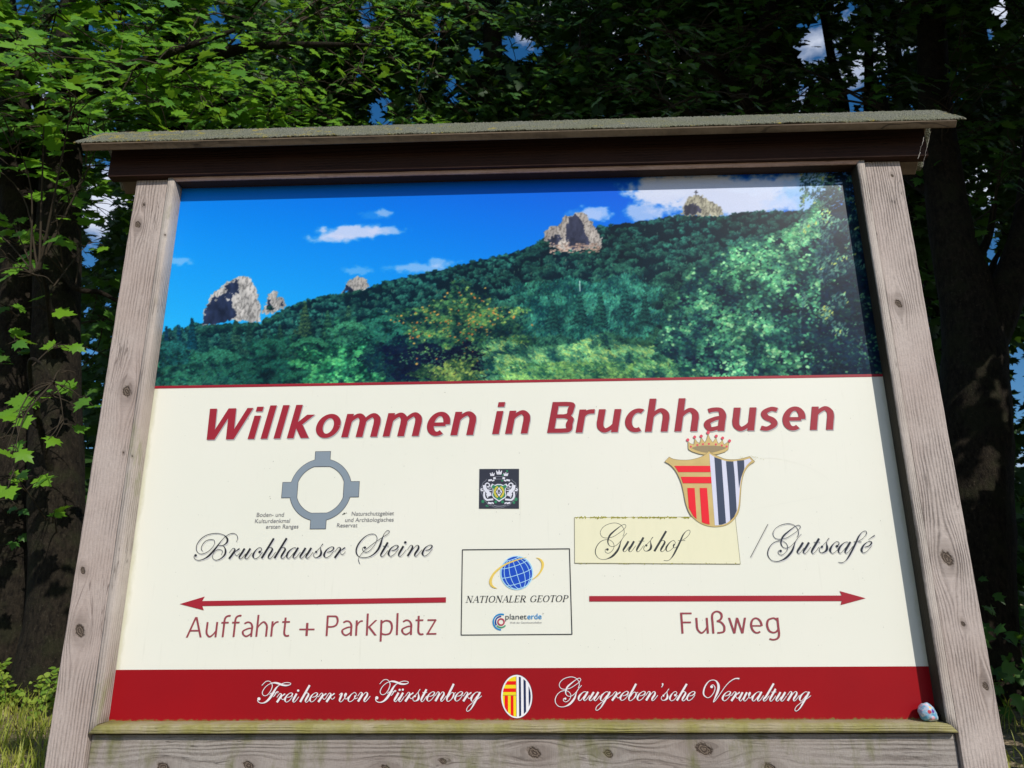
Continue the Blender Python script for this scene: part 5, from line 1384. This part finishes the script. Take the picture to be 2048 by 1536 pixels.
# small openings that the crowns leave towards the road: (u, v, ru, rv)
GAPS = [(762, 218, 20, 34), (205, 408, 26, 30), (190, 470, 16, 22), (222, 335, 14, 22), (176, 520, 14, 20), (185, 690, 12, 20), (430, 28, 20, 30), (470, 80, 12, 20), (1628, 60, 24, 26), (1612, 105, 26, 22), (1645, 92, 20, 26), (1722, 165, 16, 40),
        (1700, 200, 16, 30), (1690, 25, 18, 18), (1985, 470, 14, 26), (1992, 545, 16, 34), (1975, 520, 10, 30), (2042, 770, 20, 74), (2046, 900, 8, 30), (1950, 430, 6, 30), (1040, 95, 40, 26), (960, 110, 20, 14), (880, 60, 14, 26), (906, 180, 12, 34), (1600, 190, 14, 20),
        (2000, 20, 16, 30), (1975, 75, 18, 20), (1440, 130, 8, 10), (735, 30, 16, 30), (1530, 60, 10, 14), (1975, 390, 12, 14)]
def sprays(L, n_per, leaf, flat=.16, droop=.35, dens=1.0):
    """L = list of (x,y,z,R): returns leaf positions grouped in flat, drooping sprays"""
    P, N, D, C = [], [], [], []
    for i, (x, y, z, R) in enumerate(L):
        n = int(n_per * R * R * dens * R3.uniform(.7, 1.3))
        if n < 3: n = 3
        a = R3.uniform(0, 2 * np.pi, n); q = np.sqrt(R3.random(n)) * (1 + .35 * np.sin(a * 3 + i) + .2 * np.sin(a * 5 + 2 * i))
        tilt = R3.normal(0, .28, 2); 
        px_ = R * q * np.cos(a); py_ = R * q * np.sin(a)
        pz_ = px_ * tilt[0] + py_ * (tilt[1] + .12) - droop * R * q * q + R3.normal(0, flat * R * .6, n)
        P.append(np.stack([x + px_, y + py_, z + pz_], -1))
        nr = np.stack([R3.normal(.15, .40, n), R3.normal(-.72, .36, n), np.full(n, .72)], -1); N.append(nr)
        d = np.stack([np.cos(a) + R3.normal(0, .5, n), np.sin(a) - .35 + R3.normal(0, .5, n), np.full(n, -.45)], -1); D.append(d)
        C.append(np.full(n, i))
    return np.concatenate(P), np.concatenate(N), np.concatenate(D), np.concatenate(C)
def carve(P, strength=.93, grow=1.0):
    """thin the crowns where the photograph shows the sky between them"""
    u, v = sight(P); keep = np.ones(len(P), bool)
    for (cu, cv, ru, rv) in GAPS:
        d = np.sqrt(((u - cu) / (ru * grow)) ** 2 + ((v - cv) / (rv * grow)) ** 2) + (vnoise(u + 300, v + 300, 9, 61) - .5) * .7
        keep &= ~((d < 1) & (R3.random(len(P)) < strength))
    return keep
def trunk_mesh(name, path, mat, parent, seg=22, lump=.10):
    P = catmull([(p[0], p[1], p[2]) for p in path], 10); Rr = np.interp(np.linspace(0, len(path) - 1, len(P)), range(len(path)), [p[3] for p in path])
    T = np.gradient(P, axis=0); T /= np.linalg.norm(T, axis=1, keepdims=True)
    A = np.cross(T, np.array([0.13, 1, 0.07])); A /= np.linalg.norm(A, axis=1, keepdims=True); B = np.cross(T, A)
    th = np.linspace(0, 2 * np.pi, seg, endpoint=False)
    ring = np.cos(th)[None, :, None] * A[:, None] + np.sin(th)[None, :, None] * B[:, None]
    s_ = np.arange(len(P))[:, None] * .35 + 50
    rr = Rr[:, None] * (1 + lump * (fbm(th[None] * 1.6 * 3 + 30 + 0 * s_, s_ + 0 * th[None], 2.2, 401 + len(path), 4) - .5) * 2.4)
    V = P[:, None] + ring * rr[..., None]
    n = len(P); idx = np.arange(n * seg).reshape(n, seg)
    F = np.stack([idx[:-1], np.roll(idx[:-1], -1, 1), np.roll(idx[1:], -1, 1), idx[1:]], -1).reshape(-1, 4)
    return link(name, mesh_np(name, V.reshape(-1, 3), F, True), mat, parent), P
def twigs(name, pairs, parent, r0=.012):
    Vs, Fs, off = [], [], 0
    for a, b in pairs:
        a = np.array(a, float); b = np.array(b, float); L = np.linalg.norm(b - a)
        mid = (a + b) / 2 + np.array([0, 0, .10 * L]) + R3.normal(0, .05 * L, 3)
        C = catmull([a, mid, b], 5); T = np.gradient(C, axis=0); T /= np.linalg.norm(T, axis=1, keepdims=True) + 1e-9
        A = np.cross(T, [.1, .9, .2]); A /= np.linalg.norm(A, axis=1, keepdims=True) + 1e-9; B = np.cross(T, A)
        r = np.linspace(r0 * (.35 + L * .35), .0016, len(C))
        th = np.arange(5) * 2 * np.pi / 5
        V = C[:, None] + (np.cos(th)[None, :, None] * A[:, None] + np.sin(th)[None, :, None] * B[:, None]) * r[:, None, None]
        n = len(C); idx = np.arange(n * 5).reshape(n, 5) + off
        Fs.append(np.stack([idx[:-1], np.roll(idx[:-1], -1, 1), np.roll(idx[1:], -1, 1), idx[1:]], -1).reshape(-1, 4)); Vs.append(V.reshape(-1, 3)); off += n * 5
    return link(name, mesh_np(name, np.concatenate(Vs), np.concatenate(Fs), True), M_twig, parent)
LEAF_ME = []
for i, tp in enumerate(TPL):
    me = mesh_np('leaf', tp[0], tp[1]); LEAF_ME.append(me)
def tree(name, label, cat, base, path, limbs, L, n_per=260, leaf=.115, mat=None, tpls=None, n_ind=0, sub=2, group=None, carve_s=.93, droop=.35, bark=None, twig=True, offonly=False):
    root = empty(name, base, label, cat, group or ('maples standing behind the notice board' if name == 'maple_tree' else None))
    mat = mat or M_leaf; tpls = tpls or TPL
    tr, TP = trunk_mesh('trunk', path, bark or M_bark, root)
    nodes = [TP]
    for lp in limbs:
        o, p = trunk_mesh('limb', lp, bark or M_bark, root, 14, .08); nodes.append(p)
    allp = np.concatenate(nodes)
    if L:
        P, N, D, C = sprays(L, n_per, leaf, droop=droop)
        k = carve(P, carve_s)
        if offonly:
            uu, vv = sight(P); k &= ~((uu > -30) & (uu < 2090) & (vv > -30) & (vv < 1560))
        P, N, D, C = P[k], N[k], D[k], C[k]
        size = leaf * R3.uniform(.55, 1.15, len(P))
        u, v = sight(P); vis = (u > -40) & (u < 2088) & (v > -40) & (v < 1576)
        dist = np.linalg.norm(P - CP, axis=1)
        if n_ind:
            me_l = []
            for m_ in LEAF_ME:
                m2 = m_.copy(); m2.materials.clear(); m2.materials.append(mat); m2.name = 'leaf'; me_l.append(m2)
            score = np.where(vis, size / dist, 0); pick = np.argsort(-score)[:n_ind]; pick = pick[score[pick] > 0]
            X, Y, Z = frames(N[pick], D[pick])
            for q, i in enumerate(pick):
                o = bpy.data.objects.new('leaf', me_l[q % 3]); COL.objects.link(o); o.parent = root
                o.matrix_parent_inverse = Matrix.Translation(-root.location)
                s_ = size[i]
                o.matrix_local = Matrix(((X[q, 0] * s_, Y[q, 0] * s_, Z[q, 0] * s_, P[i, 0]), (X[q, 1] * s_, Y[q, 1] * s_, Z[q, 1] * s_, P[i, 1]), (X[q, 2] * s_, Y[q, 2] * s_, Z[q, 2] * s_, P[i, 2]), (0, 0, 0, 1)))
            rest = np.ones(len(P), bool); rest[pick] = False
        else: rest = np.ones(len(P), bool)
        if rest.any():
            o = leaf_cloud('foliage', P[rest], N[rest], D[rest], size[rest], tpls, mat, root); o['kind'] = 'stuff'
        if twig:
            pairs = []
            for i, (x, y, z, R) in enumerate(L):
                c = np.array([x, y, z]); d = np.linalg.norm(allp - c - np.array([0, 0, -.25]), axis=1) + R3.uniform(0, .55 if R > .2 else .08, len(allp)); a = allp[np.argmin(d)]
                pairs.append((a, c))
                ix = np.where(C == i)[0]
                if len(ix) and sub:
                    for j in R3.choice(ix, min(len(ix), sub * 3), replace=False): pairs.append((c + (a - c) * R3.uniform(0, .3), P[j]))
            o = twigs('twigs', pairs, root); o['kind'] = 'stuff'
    return root
def S3(u, v, y, R):
    p = at(u, v, y); return (float(p[0]), float(p[1]), float(p[2]), R)
def gz(x, y): return float(ground_z(np.array(x), np.array(y)))
def path_px(pts):
    """(u, v, y, radius) sightings of a trunk, base first"""
    return [S3(u, v, y, r) for u, v, y, r in pts]

# ================================================================== the trees
# 1. big maple left of the board: lit lower branches hang out over the board's left corner
x0, y0 = float(at(118, 1200, 3.3)[0]), 3.3
z0 = gz(x0, y0)
base = (x0, y0, z0)
P1 = [(x0, y0, z0 - .1, .24)] + path_px([(116, 1250, 3.3, .20), (114, 1000, 3.32, .18), (112, 750, 3.35, .17), (116, 520, 3.4, .16), (124, 330, 3.45, .15), (140, 120, 3.5, .13), (165, -150, 3.5, .11), (190, -600, 3.6, .07)])
L = [S3(*a) for a in ((40, 70, 2.3, .50), (170, 120, 2.4, .48), (90, 185, 2.2, .42), (290, 50, 2.5, .42), (255, 165, 2.3, .40), (-110, 110, 2.3, .5), (0, 20, 2.6, .5), (130, 10, 2.8, .55), (350, 110, 2.6, .30),
     (330, 215, 2.6, .30), (215, 235, 2.4, .28), (20, 250, 2.2, .26), (-60, 300, 2.4, .35), (420, 215, 2.7, .22), (400, 30, 2.7, .32), (300, 140, 2.2, .22), (60, 110, 1.9, .28), (150, 175, 2.0, .24),
     (50, 150, 3.3, .5), (230, 60, 3.4, .5), (370, 170, 3.3, .35),
     (70, 550, 2.6, .15), (36, 535, 2.5, .12), (110, 765, 2.5, .14), (75, 800, 2.5, .13), (128, 850, 2.5, .13), (48, 830, 2.4, .12), (12, 905, 2.2, .12), (22, 960, 2.2, .10), (5, 880, 2.4, .15), (95, 460, 2.6, .14), (145, 385, 2.6, .12), (30, 440, 2.7, .16), (8, 510, 2.7, .15), (110, 420, 2.5, .12))]
L += [S3(R3.uniform(-40, 185), R3.uniform(330, 1040), R3.uniform(2.5, 3.0), R3.uniform(.09, .17)) for _ in range(24)]
L += [(x0 + R3.uniform(-1.7, .6), y0 + R3.uniform(-.4, 1.8), 5.4 + R3.uniform(0, 3.4), .65) for _ in range(26)]
limbs = [[(P1[5][0], P1[5][1], P1[5][2], .06), S3(200, 170, 2.8, .045), S3(330, 110, 2.6, .03), S3(470, 60, 2.6, .015)], [(P1[5][0], P1[5][1], P1[5][2] + .1, .06), S3(60, 180, 2.7, .045), S3(-40, 100, 2.5, .03), S3(-200, 60, 2.4, .015)],
         [(P1[3][0], P1[3][1], P1[3][2], .03), S3(90, 560, 2.7, .014), S3(60, 545, 2.6, .007)], [(P1[2][0], P1[2][1], P1[2][2], .03), S3(60, 750, 2.7, .016), S3(80, 725, 2.55, .009), S3(105, 765, 2.5, .006)],
         [(P1[4][0], P1[4][1], P1[4][2], .04), S3(150, 575, 3.2, .022), S3(200, 585, 3.3, .018), S3(240, 605, 3.4, .012)]]
tree('maple_tree', 'maple with patchy bark and bright sunlit leaves over the left end of the roof', 'tree', base, P1, limbs, L, n_per=270, leaf=.165, n_ind=300, sub=2)

# 2. second stem at the left edge, in its shade
xb, yb = float(at(28, 1200, 3.5)[0]), 3.5
P2 = [(xb, yb, gz(xb, yb) - .1, .30)] + path_px([(30, 1200, 3.5, .22), (35, 900, 3.5, .20), (42, 650, 3.55, .18), (40, 400, 3.6, .16), (20, 150, 3.7, .14), (-20, -200, 3.9, .10)])
L = [(xb + R3.uniform(-2.2, .3), yb + R3.uniform(-.6, 2.), 3.2 + R3.uniform(0, 5.), .6) for _ in range(34)]
L += [S3(*a) for a in ((20, 620, 3.3, .22), (-20, 700, 3.2, .3), (30, 1060, 3.3, .22), (-20, 1000, 3.1, .3), (120, 1040, 3.6, .2))]
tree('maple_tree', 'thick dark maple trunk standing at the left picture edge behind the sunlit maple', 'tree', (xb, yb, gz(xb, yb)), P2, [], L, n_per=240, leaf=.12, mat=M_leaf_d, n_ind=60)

# 3. slender maple above the left part of the roof
xb, yb = float(at(345, 700, 4.6)[0]), 4.6
P3 = [(xb, yb, gz(xb, yb) - .1, .16), S3(345, 700, 4.6, .13), S3(338, 300, 4.6, .10), S3(334, 150, 4.65, .095), S3(360, -150, 4.7, .08), S3(380, -500, 4.8, .05)]
L = [S3(*a) for a in ((480, 130, 3.7, .42), (560, 60, 3.8, .45), (610, 165, 3.6, .40), (700, 90, 3.6, .38), (540, 215, 3.8, .32), (760, 50, 3.5, .34), (640, 30, 3.8, .42), (690, 175, 3.7, .30), (430, 190, 4.1, .36), (500, 10, 4.0, .5), (720, 150, 3.4, .26), (790, 120, 3.6, .22), (600, 230, 4.0, .3), (380, 60, 4.4, .4), (820, 20, 3.8, .4), (460, 240, 4.2, .28), (670, 240, 4.2, .24), (300, 260, 4.4, .35), (330, 30, 4.9, .5))]
L += [(xb + R3.uniform(-1.2, 2.0), yb + R3.uniform(-.3, 1.8), 6.2 + R3.uniform(0, 3.4), .65) for _ in range(26)]
tree('maple_tree', 'slender maple with half shaded leaf sprays above the left half of the roof', 'tree', (xb, yb, gz(xb, yb)), P3, [[tuple(P3[3]), S3(470, 100, 4.2, .05), S3(600, 90, 3.8, .03), S3(740, 90, 3.6, .015)], [tuple(P3[2]), S3(430, 210, 4.3, .035), S3(560, 190, 3.9, .015)]], L, n_per=300, leaf=.115, n_ind=220)

# 4. maple behind the middle of the roof
xb, yb = float(at(1010, 700, 6.2)[0]), 6.2
P4 = [(xb, yb, gz(xb, yb) - .1, .24), S3(1010, 600, 6.2, .18), S3(1000, 250, 6.2, .15), S3(985, 60, 6.3, .13), S3(1010, -300, 6.4, .09)]
L = [S3(*a) for a in ((900, 60, 4.6, .45), (980, 150, 5.0, .4), (860, 150, 4.8, .4), (1060, 40, 4.6, .45), (1130, 120, 4.8, .42), (1000, 20, 5.2, .5), (930, 215, 5.2, .4), (1180, 30, 5.0, .5), (1080, 200, 5.0, .42), (830, 230, 5.0, .32), (1200, 200, 5.0, .42), (1130, 230, 4.6, .3), (960, 10, 4.2, .34), (1240, 110, 5.0, .45), (860, 0, 4.6, .4))]
L += [(xb + R3.uniform(-2., 2.0), yb + R3.uniform(-1.2, 1.8), 7.2 + R3.uniform(0, 3.6), .7) for _ in range(30)]
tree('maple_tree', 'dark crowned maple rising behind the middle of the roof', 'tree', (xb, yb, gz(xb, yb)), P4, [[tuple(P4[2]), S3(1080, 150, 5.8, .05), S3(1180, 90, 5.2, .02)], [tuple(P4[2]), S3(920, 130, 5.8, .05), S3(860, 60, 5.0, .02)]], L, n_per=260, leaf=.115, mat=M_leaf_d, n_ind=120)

# 5. maple right of the middle with drooping half lit sprays
xb, yb = float(at(1520, 700, 4.6)[0]), 4.6
P5 = [(xb, yb, gz(xb, yb) - .1, .2), S3(1520, 600, 4.6, .15), S3(1520, 250, 4.6, .12), S3(1535, 60, 4.6, .10), S3(1560, -250, 4.7, .07)]
L = [S3(*a) for a in ((1270, 175, 3.2, .28), (1340, 130, 3.1, .32), (1400, 190, 3.0, .28), (1450, 110, 3.1, .30), (1330, 50, 3.3, .34), (1480, 190, 3.0, .26), (1290, 100, 3.4, .3), (1410, 40, 3.3, .32), (1250, 230, 3.5, .24), (1500, 50, 3.4, .32), (1440, 225, 3.2, .22), (1550, 140, 3.4, .26), (1560, 20, 3.6, .3), (1350, 220, 3.4, .26), (1380, 100, 4.0, .4), (1280, 20, 4.0, .4), (1580, 225, 3.8, .24))]
L += [(xb + R3.uniform(-1.7, 1.6), yb + R3.uniform(-1.2, 1.8), 6.6 + R3.uniform(0, 3.4), .65) for _ in range(28)]
tree('maple_tree', 'maple whose drooping sprays catch pale light above the right half of the roof', 'tree', (xb, yb, gz(xb, yb)), P5, [[tuple(P5[2]), S3(1450, 160, 4.0, .04), S3(1360, 110, 3.3, .018)], [tuple(P5[2]), S3(1440, 250, 3.9, .03), S3(1300, 190, 3.4, .014)]], L, n_per=270, leaf=.125, mat=M_leaf_d, n_ind=180)

# 6. slim trees seen against the sky at the right
for u, lab in ((1738, 'thin straight trunk seen against blue sky above the right part of the roof'), (1672, 'thin leaning trunk with sparse leaves left of the straight thin trunk')):
    lean = 0 if u == 1738 else 1
    yb = 5.6 + lean * .3; xb = float(at(u + 30 * lean, 500, yb)[0])
    Pp = [(xb, yb, gz(xb, yb) - .1, .12), S3(u + 36 * lean, 500, yb, .09), S3(u + 18 * lean, 230, yb, .06), S3(u - 8 * lean, 120, yb, .05), S3(u - 40 * lean, -60, yb, .04)]
    L = [S3(*a) for a in (((1790, 60, 5.0, .34), (1770, 200, 5.1, .3), (1830, 150, 4.8, .36), (1760, -20, 5.2, .4), (1860, 40, 4.8, .42), (1810, 230, 5.0, .3), (1745, 120, 5.6, .16)) if not lean else ((1650, 200, 5.4, .26), (1640, 10, 5.3, .3), (1570, 100, 5.2, .32), (1660, 150, 6.0, .22), (1600, 240, 5.2, .26), (1690, 100, 6.2, .2)))]
    tree('maple_tree', lab, 'tree', (xb, yb, gz(xb, yb)), Pp, [], L, n_per=230, leaf=.11, mat=M_leaf_d, n_ind=30)

# 7. forked maple at the right edge
xb, yb = float(at(1945, 1300, 3.3)[0]), 3.3
P7 = [(xb, yb, gz(xb, yb) - .1, .36), S3(1945, 1300, 3.3, .27), S3(1945, 1000, 3.3, .24), S3(1950, 800, 3.3, .225), S3(1945, 640, 3.3, .20), S3(1905, 480, 3.3, .15), S3(1880, 300, 3.35, .13), S3(1865, 100, 3.4, .11), S3(1860, -300, 3.6, .07)]
limbs = [[S3(1950, 720, 3.3, .17), S3(2010, 590, 3.3, .13), S3(2050, 470, 3.3, .11), S3(2075, 300, 3.3, .10), S3(2080, 50, 3.4, .08)], [S3(1925, 560, 3.3, .05), S3(1975, 480, 3.4, .03), S3(1990, 400, 3.4, .02)], [S3(2000, 600, 3.3, .05), S3(1985, 540, 3.4, .03), S3(2000, 500, 3.4, .012)], [S3(1890, 400, 3.3, .06), S3(1800, 330, 3.6, .04), S3(1770, 200, 3.8, .02)]]
L = [S3(*a) for a in ((1930, 60, 2.8, .34), (1990, 150, 2.7, .3), (2060, 60, 2.7, .36), (1900, 180, 3.0, .3), (2040, 260, 2.8, .26), (1960, 260, 3.2, .28), (1910, 330, 3.4, .3), (1840, 300, 3.9, .26), (1870, 400, 4.0, .3), (1940, 400, 4.2, .25), (1890, 20, 3.2, .4), (2000, 340, 3.1, .2), (1870, 560, 4.4, .4), (2080, 350, 2.9, .3))]
L += [(xb + R3.uniform(-1.4, 2.4), yb + R3.uniform(-1.0, 1.8), 5.6 + R3.uniform(0, 3.6), .65) for _ in range(34)]
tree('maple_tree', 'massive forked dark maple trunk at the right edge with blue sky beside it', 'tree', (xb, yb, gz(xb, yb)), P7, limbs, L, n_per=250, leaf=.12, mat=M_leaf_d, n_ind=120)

# 8. maple added unseen outside the right edge: its crown keeps the right half of the wood in shade
xb, yb = 4.9, 1.9
P8 = [(xb, yb, gz(xb, yb) - .1, .34), (xb, yb, 2.4, .24), (xb - .1, yb - .1, 4.5, .2), (xb, yb, 7, .14), (xb + .2, yb, 9.5, .07)]
L = []
while len(L) < 250:
    p = R3.uniform([1.9, .8, 1.5], [8.2, 4.0, 10.6])
    if ((p[0] - 4.9) / 3.2) ** 2 + ((p[1] - 1.9) / 2.1) ** 2 + ((p[2] - 5.6) / 4.8) ** 2 > 1: continue
    u, v = sight(p)
    if -100 < u < 2048 + 260 and v > -240: continue
    L.append((p[0], p[1], p[2], .60))
tree('maple_tree', 'unseen maple added beyond the right edge of the board to shade the wood', 'tree', (xb, yb, gz(xb, yb)), P8, [], L, n_per=150, leaf=.20, mat=M_leaf_occ, tpls=TPF, sub=0, offonly=True)
# 9. crown added out of view above the roof to shade the right half
xb, yb = 2.6, 7.6
P9 = [(xb, yb, gz(xb, yb) - .1, .3), (xb, yb, 4, .22), (xb, yb - .5, 7.5, .18), (xb - .3, yb - 2.5, 9.6, .12), (xb - .5, yb - 5, 10.4, .06)]
L = []
while len(L) < 330:
    p = R3.uniform([-.4, .9, 5.0], [7.2, 7.6, 12.4])
    u, v = sight(p)
    if v > -170: continue
    x4 = p[0] - .64 * (4 - p[1])
    if x4 < .2 or (x4 < 2.4 and R3.random() < .72): continue
    L.append((p[0], p[1], p[2], .70))
tree('maple_tree', 'maple behind the board with an unseen crown added above the roof for shade', 'tree', (xb, yb, gz(xb, yb)), P9, [], L, n_per=110, leaf=.22, mat=M_leaf_occ, tpls=TPF, sub=0, offonly=True)
# 10. young maple added close behind the board to shade the foot of the left trunks
xb, yb = -.55, 1.35
P10 = [(xb, yb, gz(xb, yb) - .1, .06), (xb, yb, 1.8, .045), (xb - .1, yb - .1, 2.9, .03), (xb - .1, yb - .1, 3.7, .015)]
L = []
while len(L) < 120:
    p = R3.uniform([-2.0, .55, 1.2], [.7, 2.7, 4.2])
    u, v = sight(p)
    if v < 320 + 60 * (u > 700) or u < 345: continue
    L.append((p[0], p[1], p[2], .26))
L += [S3(*a) for a in ((330, 262, .9, .16), (390, 262, .9, .15), (250, 270, 1.0, .12))]
tree('added_shade_maple_tree', 'young maple added behind the board for shade, its top showing above the left roof end', 'tree', (xb, yb, gz(xb, yb)), P10, [], L, n_per=420, leaf=.11, mat=M_leaf, n_ind=40, sub=1)

# ------------------------------------------------------------------ far-off wood that reads as one mass
L = []
for k in range(620):
    u = R3.uniform(-350, 2400); v = R3.uniform(-260, 1150) if (u < 330 or u > 1750) else R3.uniform(-260, 420)
    y = R3.uniform(6.5, 12.0)
    L.append(S3(u, v, y, R3.uniform(.6, 1.0)))
for k in range(300): L.append(S3(R3.uniform(380, 1600), R3.uniform(-60, 260), R3.uniform(5.5, 8.5), R3.uniform(.45, .75)))
for k in range(170): L.append(S3(R3.uniform(1780, 2300), R3.uniform(-100, 1150), R3.uniform(5.5, 9.0), R3.uniform(.5, .8)))
for k in range(90): L.append(S3(R3.uniform(1860, 2160), R3.uniform(-50, 450), R3.uniform(4.6, 6.4), R3.uniform(.35, .55)))
for k in range(60): L.append(S3(R3.uniform(130, 330), R3.uniform(250, 1150), R3.uniform(5.0, 8.0), R3.uniform(.4, .7)))
P, N, D, C = sprays(L, 130, .17, flat=.5, droop=.2)
k = carve(P, .985, 1.25) & (P[:, 2] > ground_z(P[:, 0], P[:, 1]) + .05); P, N, D = P[k], N[k], D[k]
N = N + R3.normal(0, .5, N.shape)
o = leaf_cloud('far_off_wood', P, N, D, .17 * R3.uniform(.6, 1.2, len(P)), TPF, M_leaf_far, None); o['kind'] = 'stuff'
# trunks inside it
for i, (u, y, r) in enumerate(((250, 8.0, .13), (560, 8.5, .15), (1300, 9.0, .16), (1900, 8.0, .17), (2100, 7.5, .2), (-60, 8.0, .2), (860, 9.5, .14), (1620, 9.8, .14))):
    xb = float(at(u, 700, y)[0]); zb = gz(xb, y)
    r_ = empty('beech_tree', (xb, y, zb), ['slim dim trunk deep in the wood between the left maple and the board', 'dim trunk deep in the wood above the left quarter of the roof', 'dim trunk deep in the wood just right of the roof middle', 'dim trunk deep in the wood behind the forked maple',
        'stout dim trunk beyond the right edge', 'stout dim trunk beyond the left edge', 'dim trunk deep in the wood above the middle of the roof', 'dim trunk deep in the wood left of the thin straight trunk'][i], 'tree', 'dim trunks deep in the wood')
    trunk_mesh('trunk', [(xb, y, zb - .2, r * 1.4), (xb + .05, y, zb + 2, r), (xb - .1, y, zb + 6, r * .8), (xb + .1, y, zb + 11, r * .5)], M_bark, r_, 12)
    Lc = [(xb + R3.uniform(-1.2, 1.2), y + R3.uniform(-1, 1), zb + R3.uniform(7.5, 12), .8) for _ in range(10)]
    Pq, Nq, Dq, Cq = sprays(Lc, 80, .17, flat=.4); kk = carve(Pq, .97, 1.2)
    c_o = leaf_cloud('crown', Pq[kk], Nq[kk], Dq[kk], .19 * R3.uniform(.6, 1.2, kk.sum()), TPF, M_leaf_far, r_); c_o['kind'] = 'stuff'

# undergrowth behind and beside the board
L = []
for k in range(260):
    x = R3.uniform(-6.5, 6.5); y = R3.uniform(4.2, 7.5); z = float(ground_z(x, y)) + R3.uniform(.1, 1.5)
    L.append((x, y, z, R3.uniform(.3, .5)))
for k in range(90):
    x = R3.uniform(1.9, 5.5); y = R3.uniform(2.4, 4.2); L.append((x, y, float(ground_z(x, y)) + R3.uniform(.05, .7), .3))
P, N, D, C = sprays(L, 200, .09, flat=.5)
P[:, 2] = np.maximum(P[:, 2], ground_z(P[:, 0], P[:, 1]) + .02)
k = carve(P, .98, 1.1); P, N, D = P[k], N[k], D[k]
o = leaf_cloud('undergrowth', P, N + R3.normal(0, .4, N.shape), D, .085 * R3.uniform(.6, 1.3, len(P)), TPF, M_leaf_d, None); o['kind'] = 'stuff'

# ------------------------------------------------------------------ weeds and grass on the bank
M_grass = leaf_mat('grass_blade_green', (.24, .32, .03), (.50, .48, .10), (.46, .50, .06), .35, .5)
M_weed = leaf_mat('weed_leaf_green', (.14, .27, .03), (.33, .42, .05), (.36, .50, .05), .35, .5)
n = 34000
x = R3.uniform(-5.4, 5.0, n); y = R3.uniform(.5, 3.8, n)
dens = fbm(x * 2 + 60, y * 2 + 60, 1.4, 501, 3)
near = (x < -1.2)
k = (dens > .33) & (near | (R3.random(n) < .25)); x, y = x[k], y[k]; n = len(x)
h = R3.uniform(.05, .17, n) * (.6 + dens[k]); az = R3.uniform(0, 6.28, n); ln = R3.uniform(.2, .9, n); wd = R3.uniform(.002, .0042, n)
z = ground_z(x, y); V = np.zeros((n, 7, 3))
ax, ay = np.cos(az), np.sin(az); pxn, pyn = -ay, ax
for i, (s_, wk) in enumerate(((0, 1), (.4, .85), (.75, .5))):
    cx = x + ax * ln * h * s_ ** 2; cy = y + ay * ln * h * s_ ** 2; cz = z + h * s_ * (1 - .25 * s_ * ln)
    V[:, 2 * i] = np.stack([cx - pxn * wd * wk, cy - pyn * wd * wk, cz], -1); V[:, 2 * i + 1] = np.stack([cx + pxn * wd * wk, cy + pyn * wd * wk, cz], -1)
V[:, 6] = np.stack([x + ax * ln * h, y + ay * ln * h, z + h * (1 - .25 * ln)], -1)
Ft = np.array([(0, 1, 3), (0, 3, 2), (2, 3, 5), (2, 5, 4), (4, 5, 6)])
F = (Ft[None] + (np.arange(n) * 7)[:, None, None]).reshape(-1, 3)
link('grass', mesh_np('grass', V.reshape(-1, 3), F), M_grass)['kind'] = 'stuff'
# leafy weeds: stems with leaf pairs
P, N, D, Sz, st = [], [], [], [], []
for k in range(1000):
    x = R3.uniform(-4.4, -1.35) if k < 850 else R3.uniform(-1.2, 4.6); y = R3.uniform(1.5, 3.7)
    if y < 2.6 and R3.random() < .94: continue
    zb = float(ground_z(x, y)); hh = R3.uniform(.06, .26) * (.5 + .22 * y)
    tx, ty = R3.normal(0, .25, 2)
    st.append(((x, y, zb - .01), (x + tx * hh, y + ty * hh, zb + hh)))
    for j in range(int(6 + hh * 70)):
        s_ = R3.uniform(.25, 1.0); a = R3.uniform(0, 6.28)
        P.append((x + tx * hh * s_, y + ty * hh * s_, zb + hh * s_)); D.append((np.cos(a), np.sin(a), R3.uniform(-.2, .4))); N.append((R3.normal(.1, .4), R3.normal(-.6, .4), .8)); Sz.append(R3.uniform(.020, .048))
TW = (np.array([(0, 0, 0), (.30, .25, .03), (.36, .55, .02), (0, 1, -.05), (-.36, .55, .02), (-.30, .25, .03)], float), np.array([(0, 1, 2), (0, 2, 3), (0, 3, 4), (0, 4, 5)]))
wr = leaf_cloud('weeds', np.array(P), np.array(N), np.array(D), np.array(Sz), [TW], M_weed, None); wr['kind'] = 'stuff'
o = twigs('weed_stems', st, None, .004); o['kind'] = 'stuff'
# dry litter scraps on the bare patch
n = 2600
x = R3.uniform(-4.4, -1.1, n); y = R3.uniform(.6, 3.2, n); z = ground_z(x, y) + .006
Tq = (np.array([(-.12, 0, 0), (.12, 0, 0), (.08, 1, .1), (-.06, .9, .12)], float), np.array([(0, 1, 2), (0, 2, 3)]))
M_lit = leaf_mat('dry_litter', (.20, .14, .07), (.36, .28, .16), (.1, .07, .03), .05, .8)
a = R3.uniform(0, 6.28, n)
o = leaf_cloud('leaf_litter', np.stack([x, y, z], -1), np.stack([R3.normal(0, .3, n), R3.normal(0, .3, n), np.ones(n)], -1), np.stack([np.cos(a), np.sin(a), R3.normal(.05, .1, n)], -1), R3.uniform(.02, .07, n), [Tq], M_lit, None); o['kind'] = 'stuff'
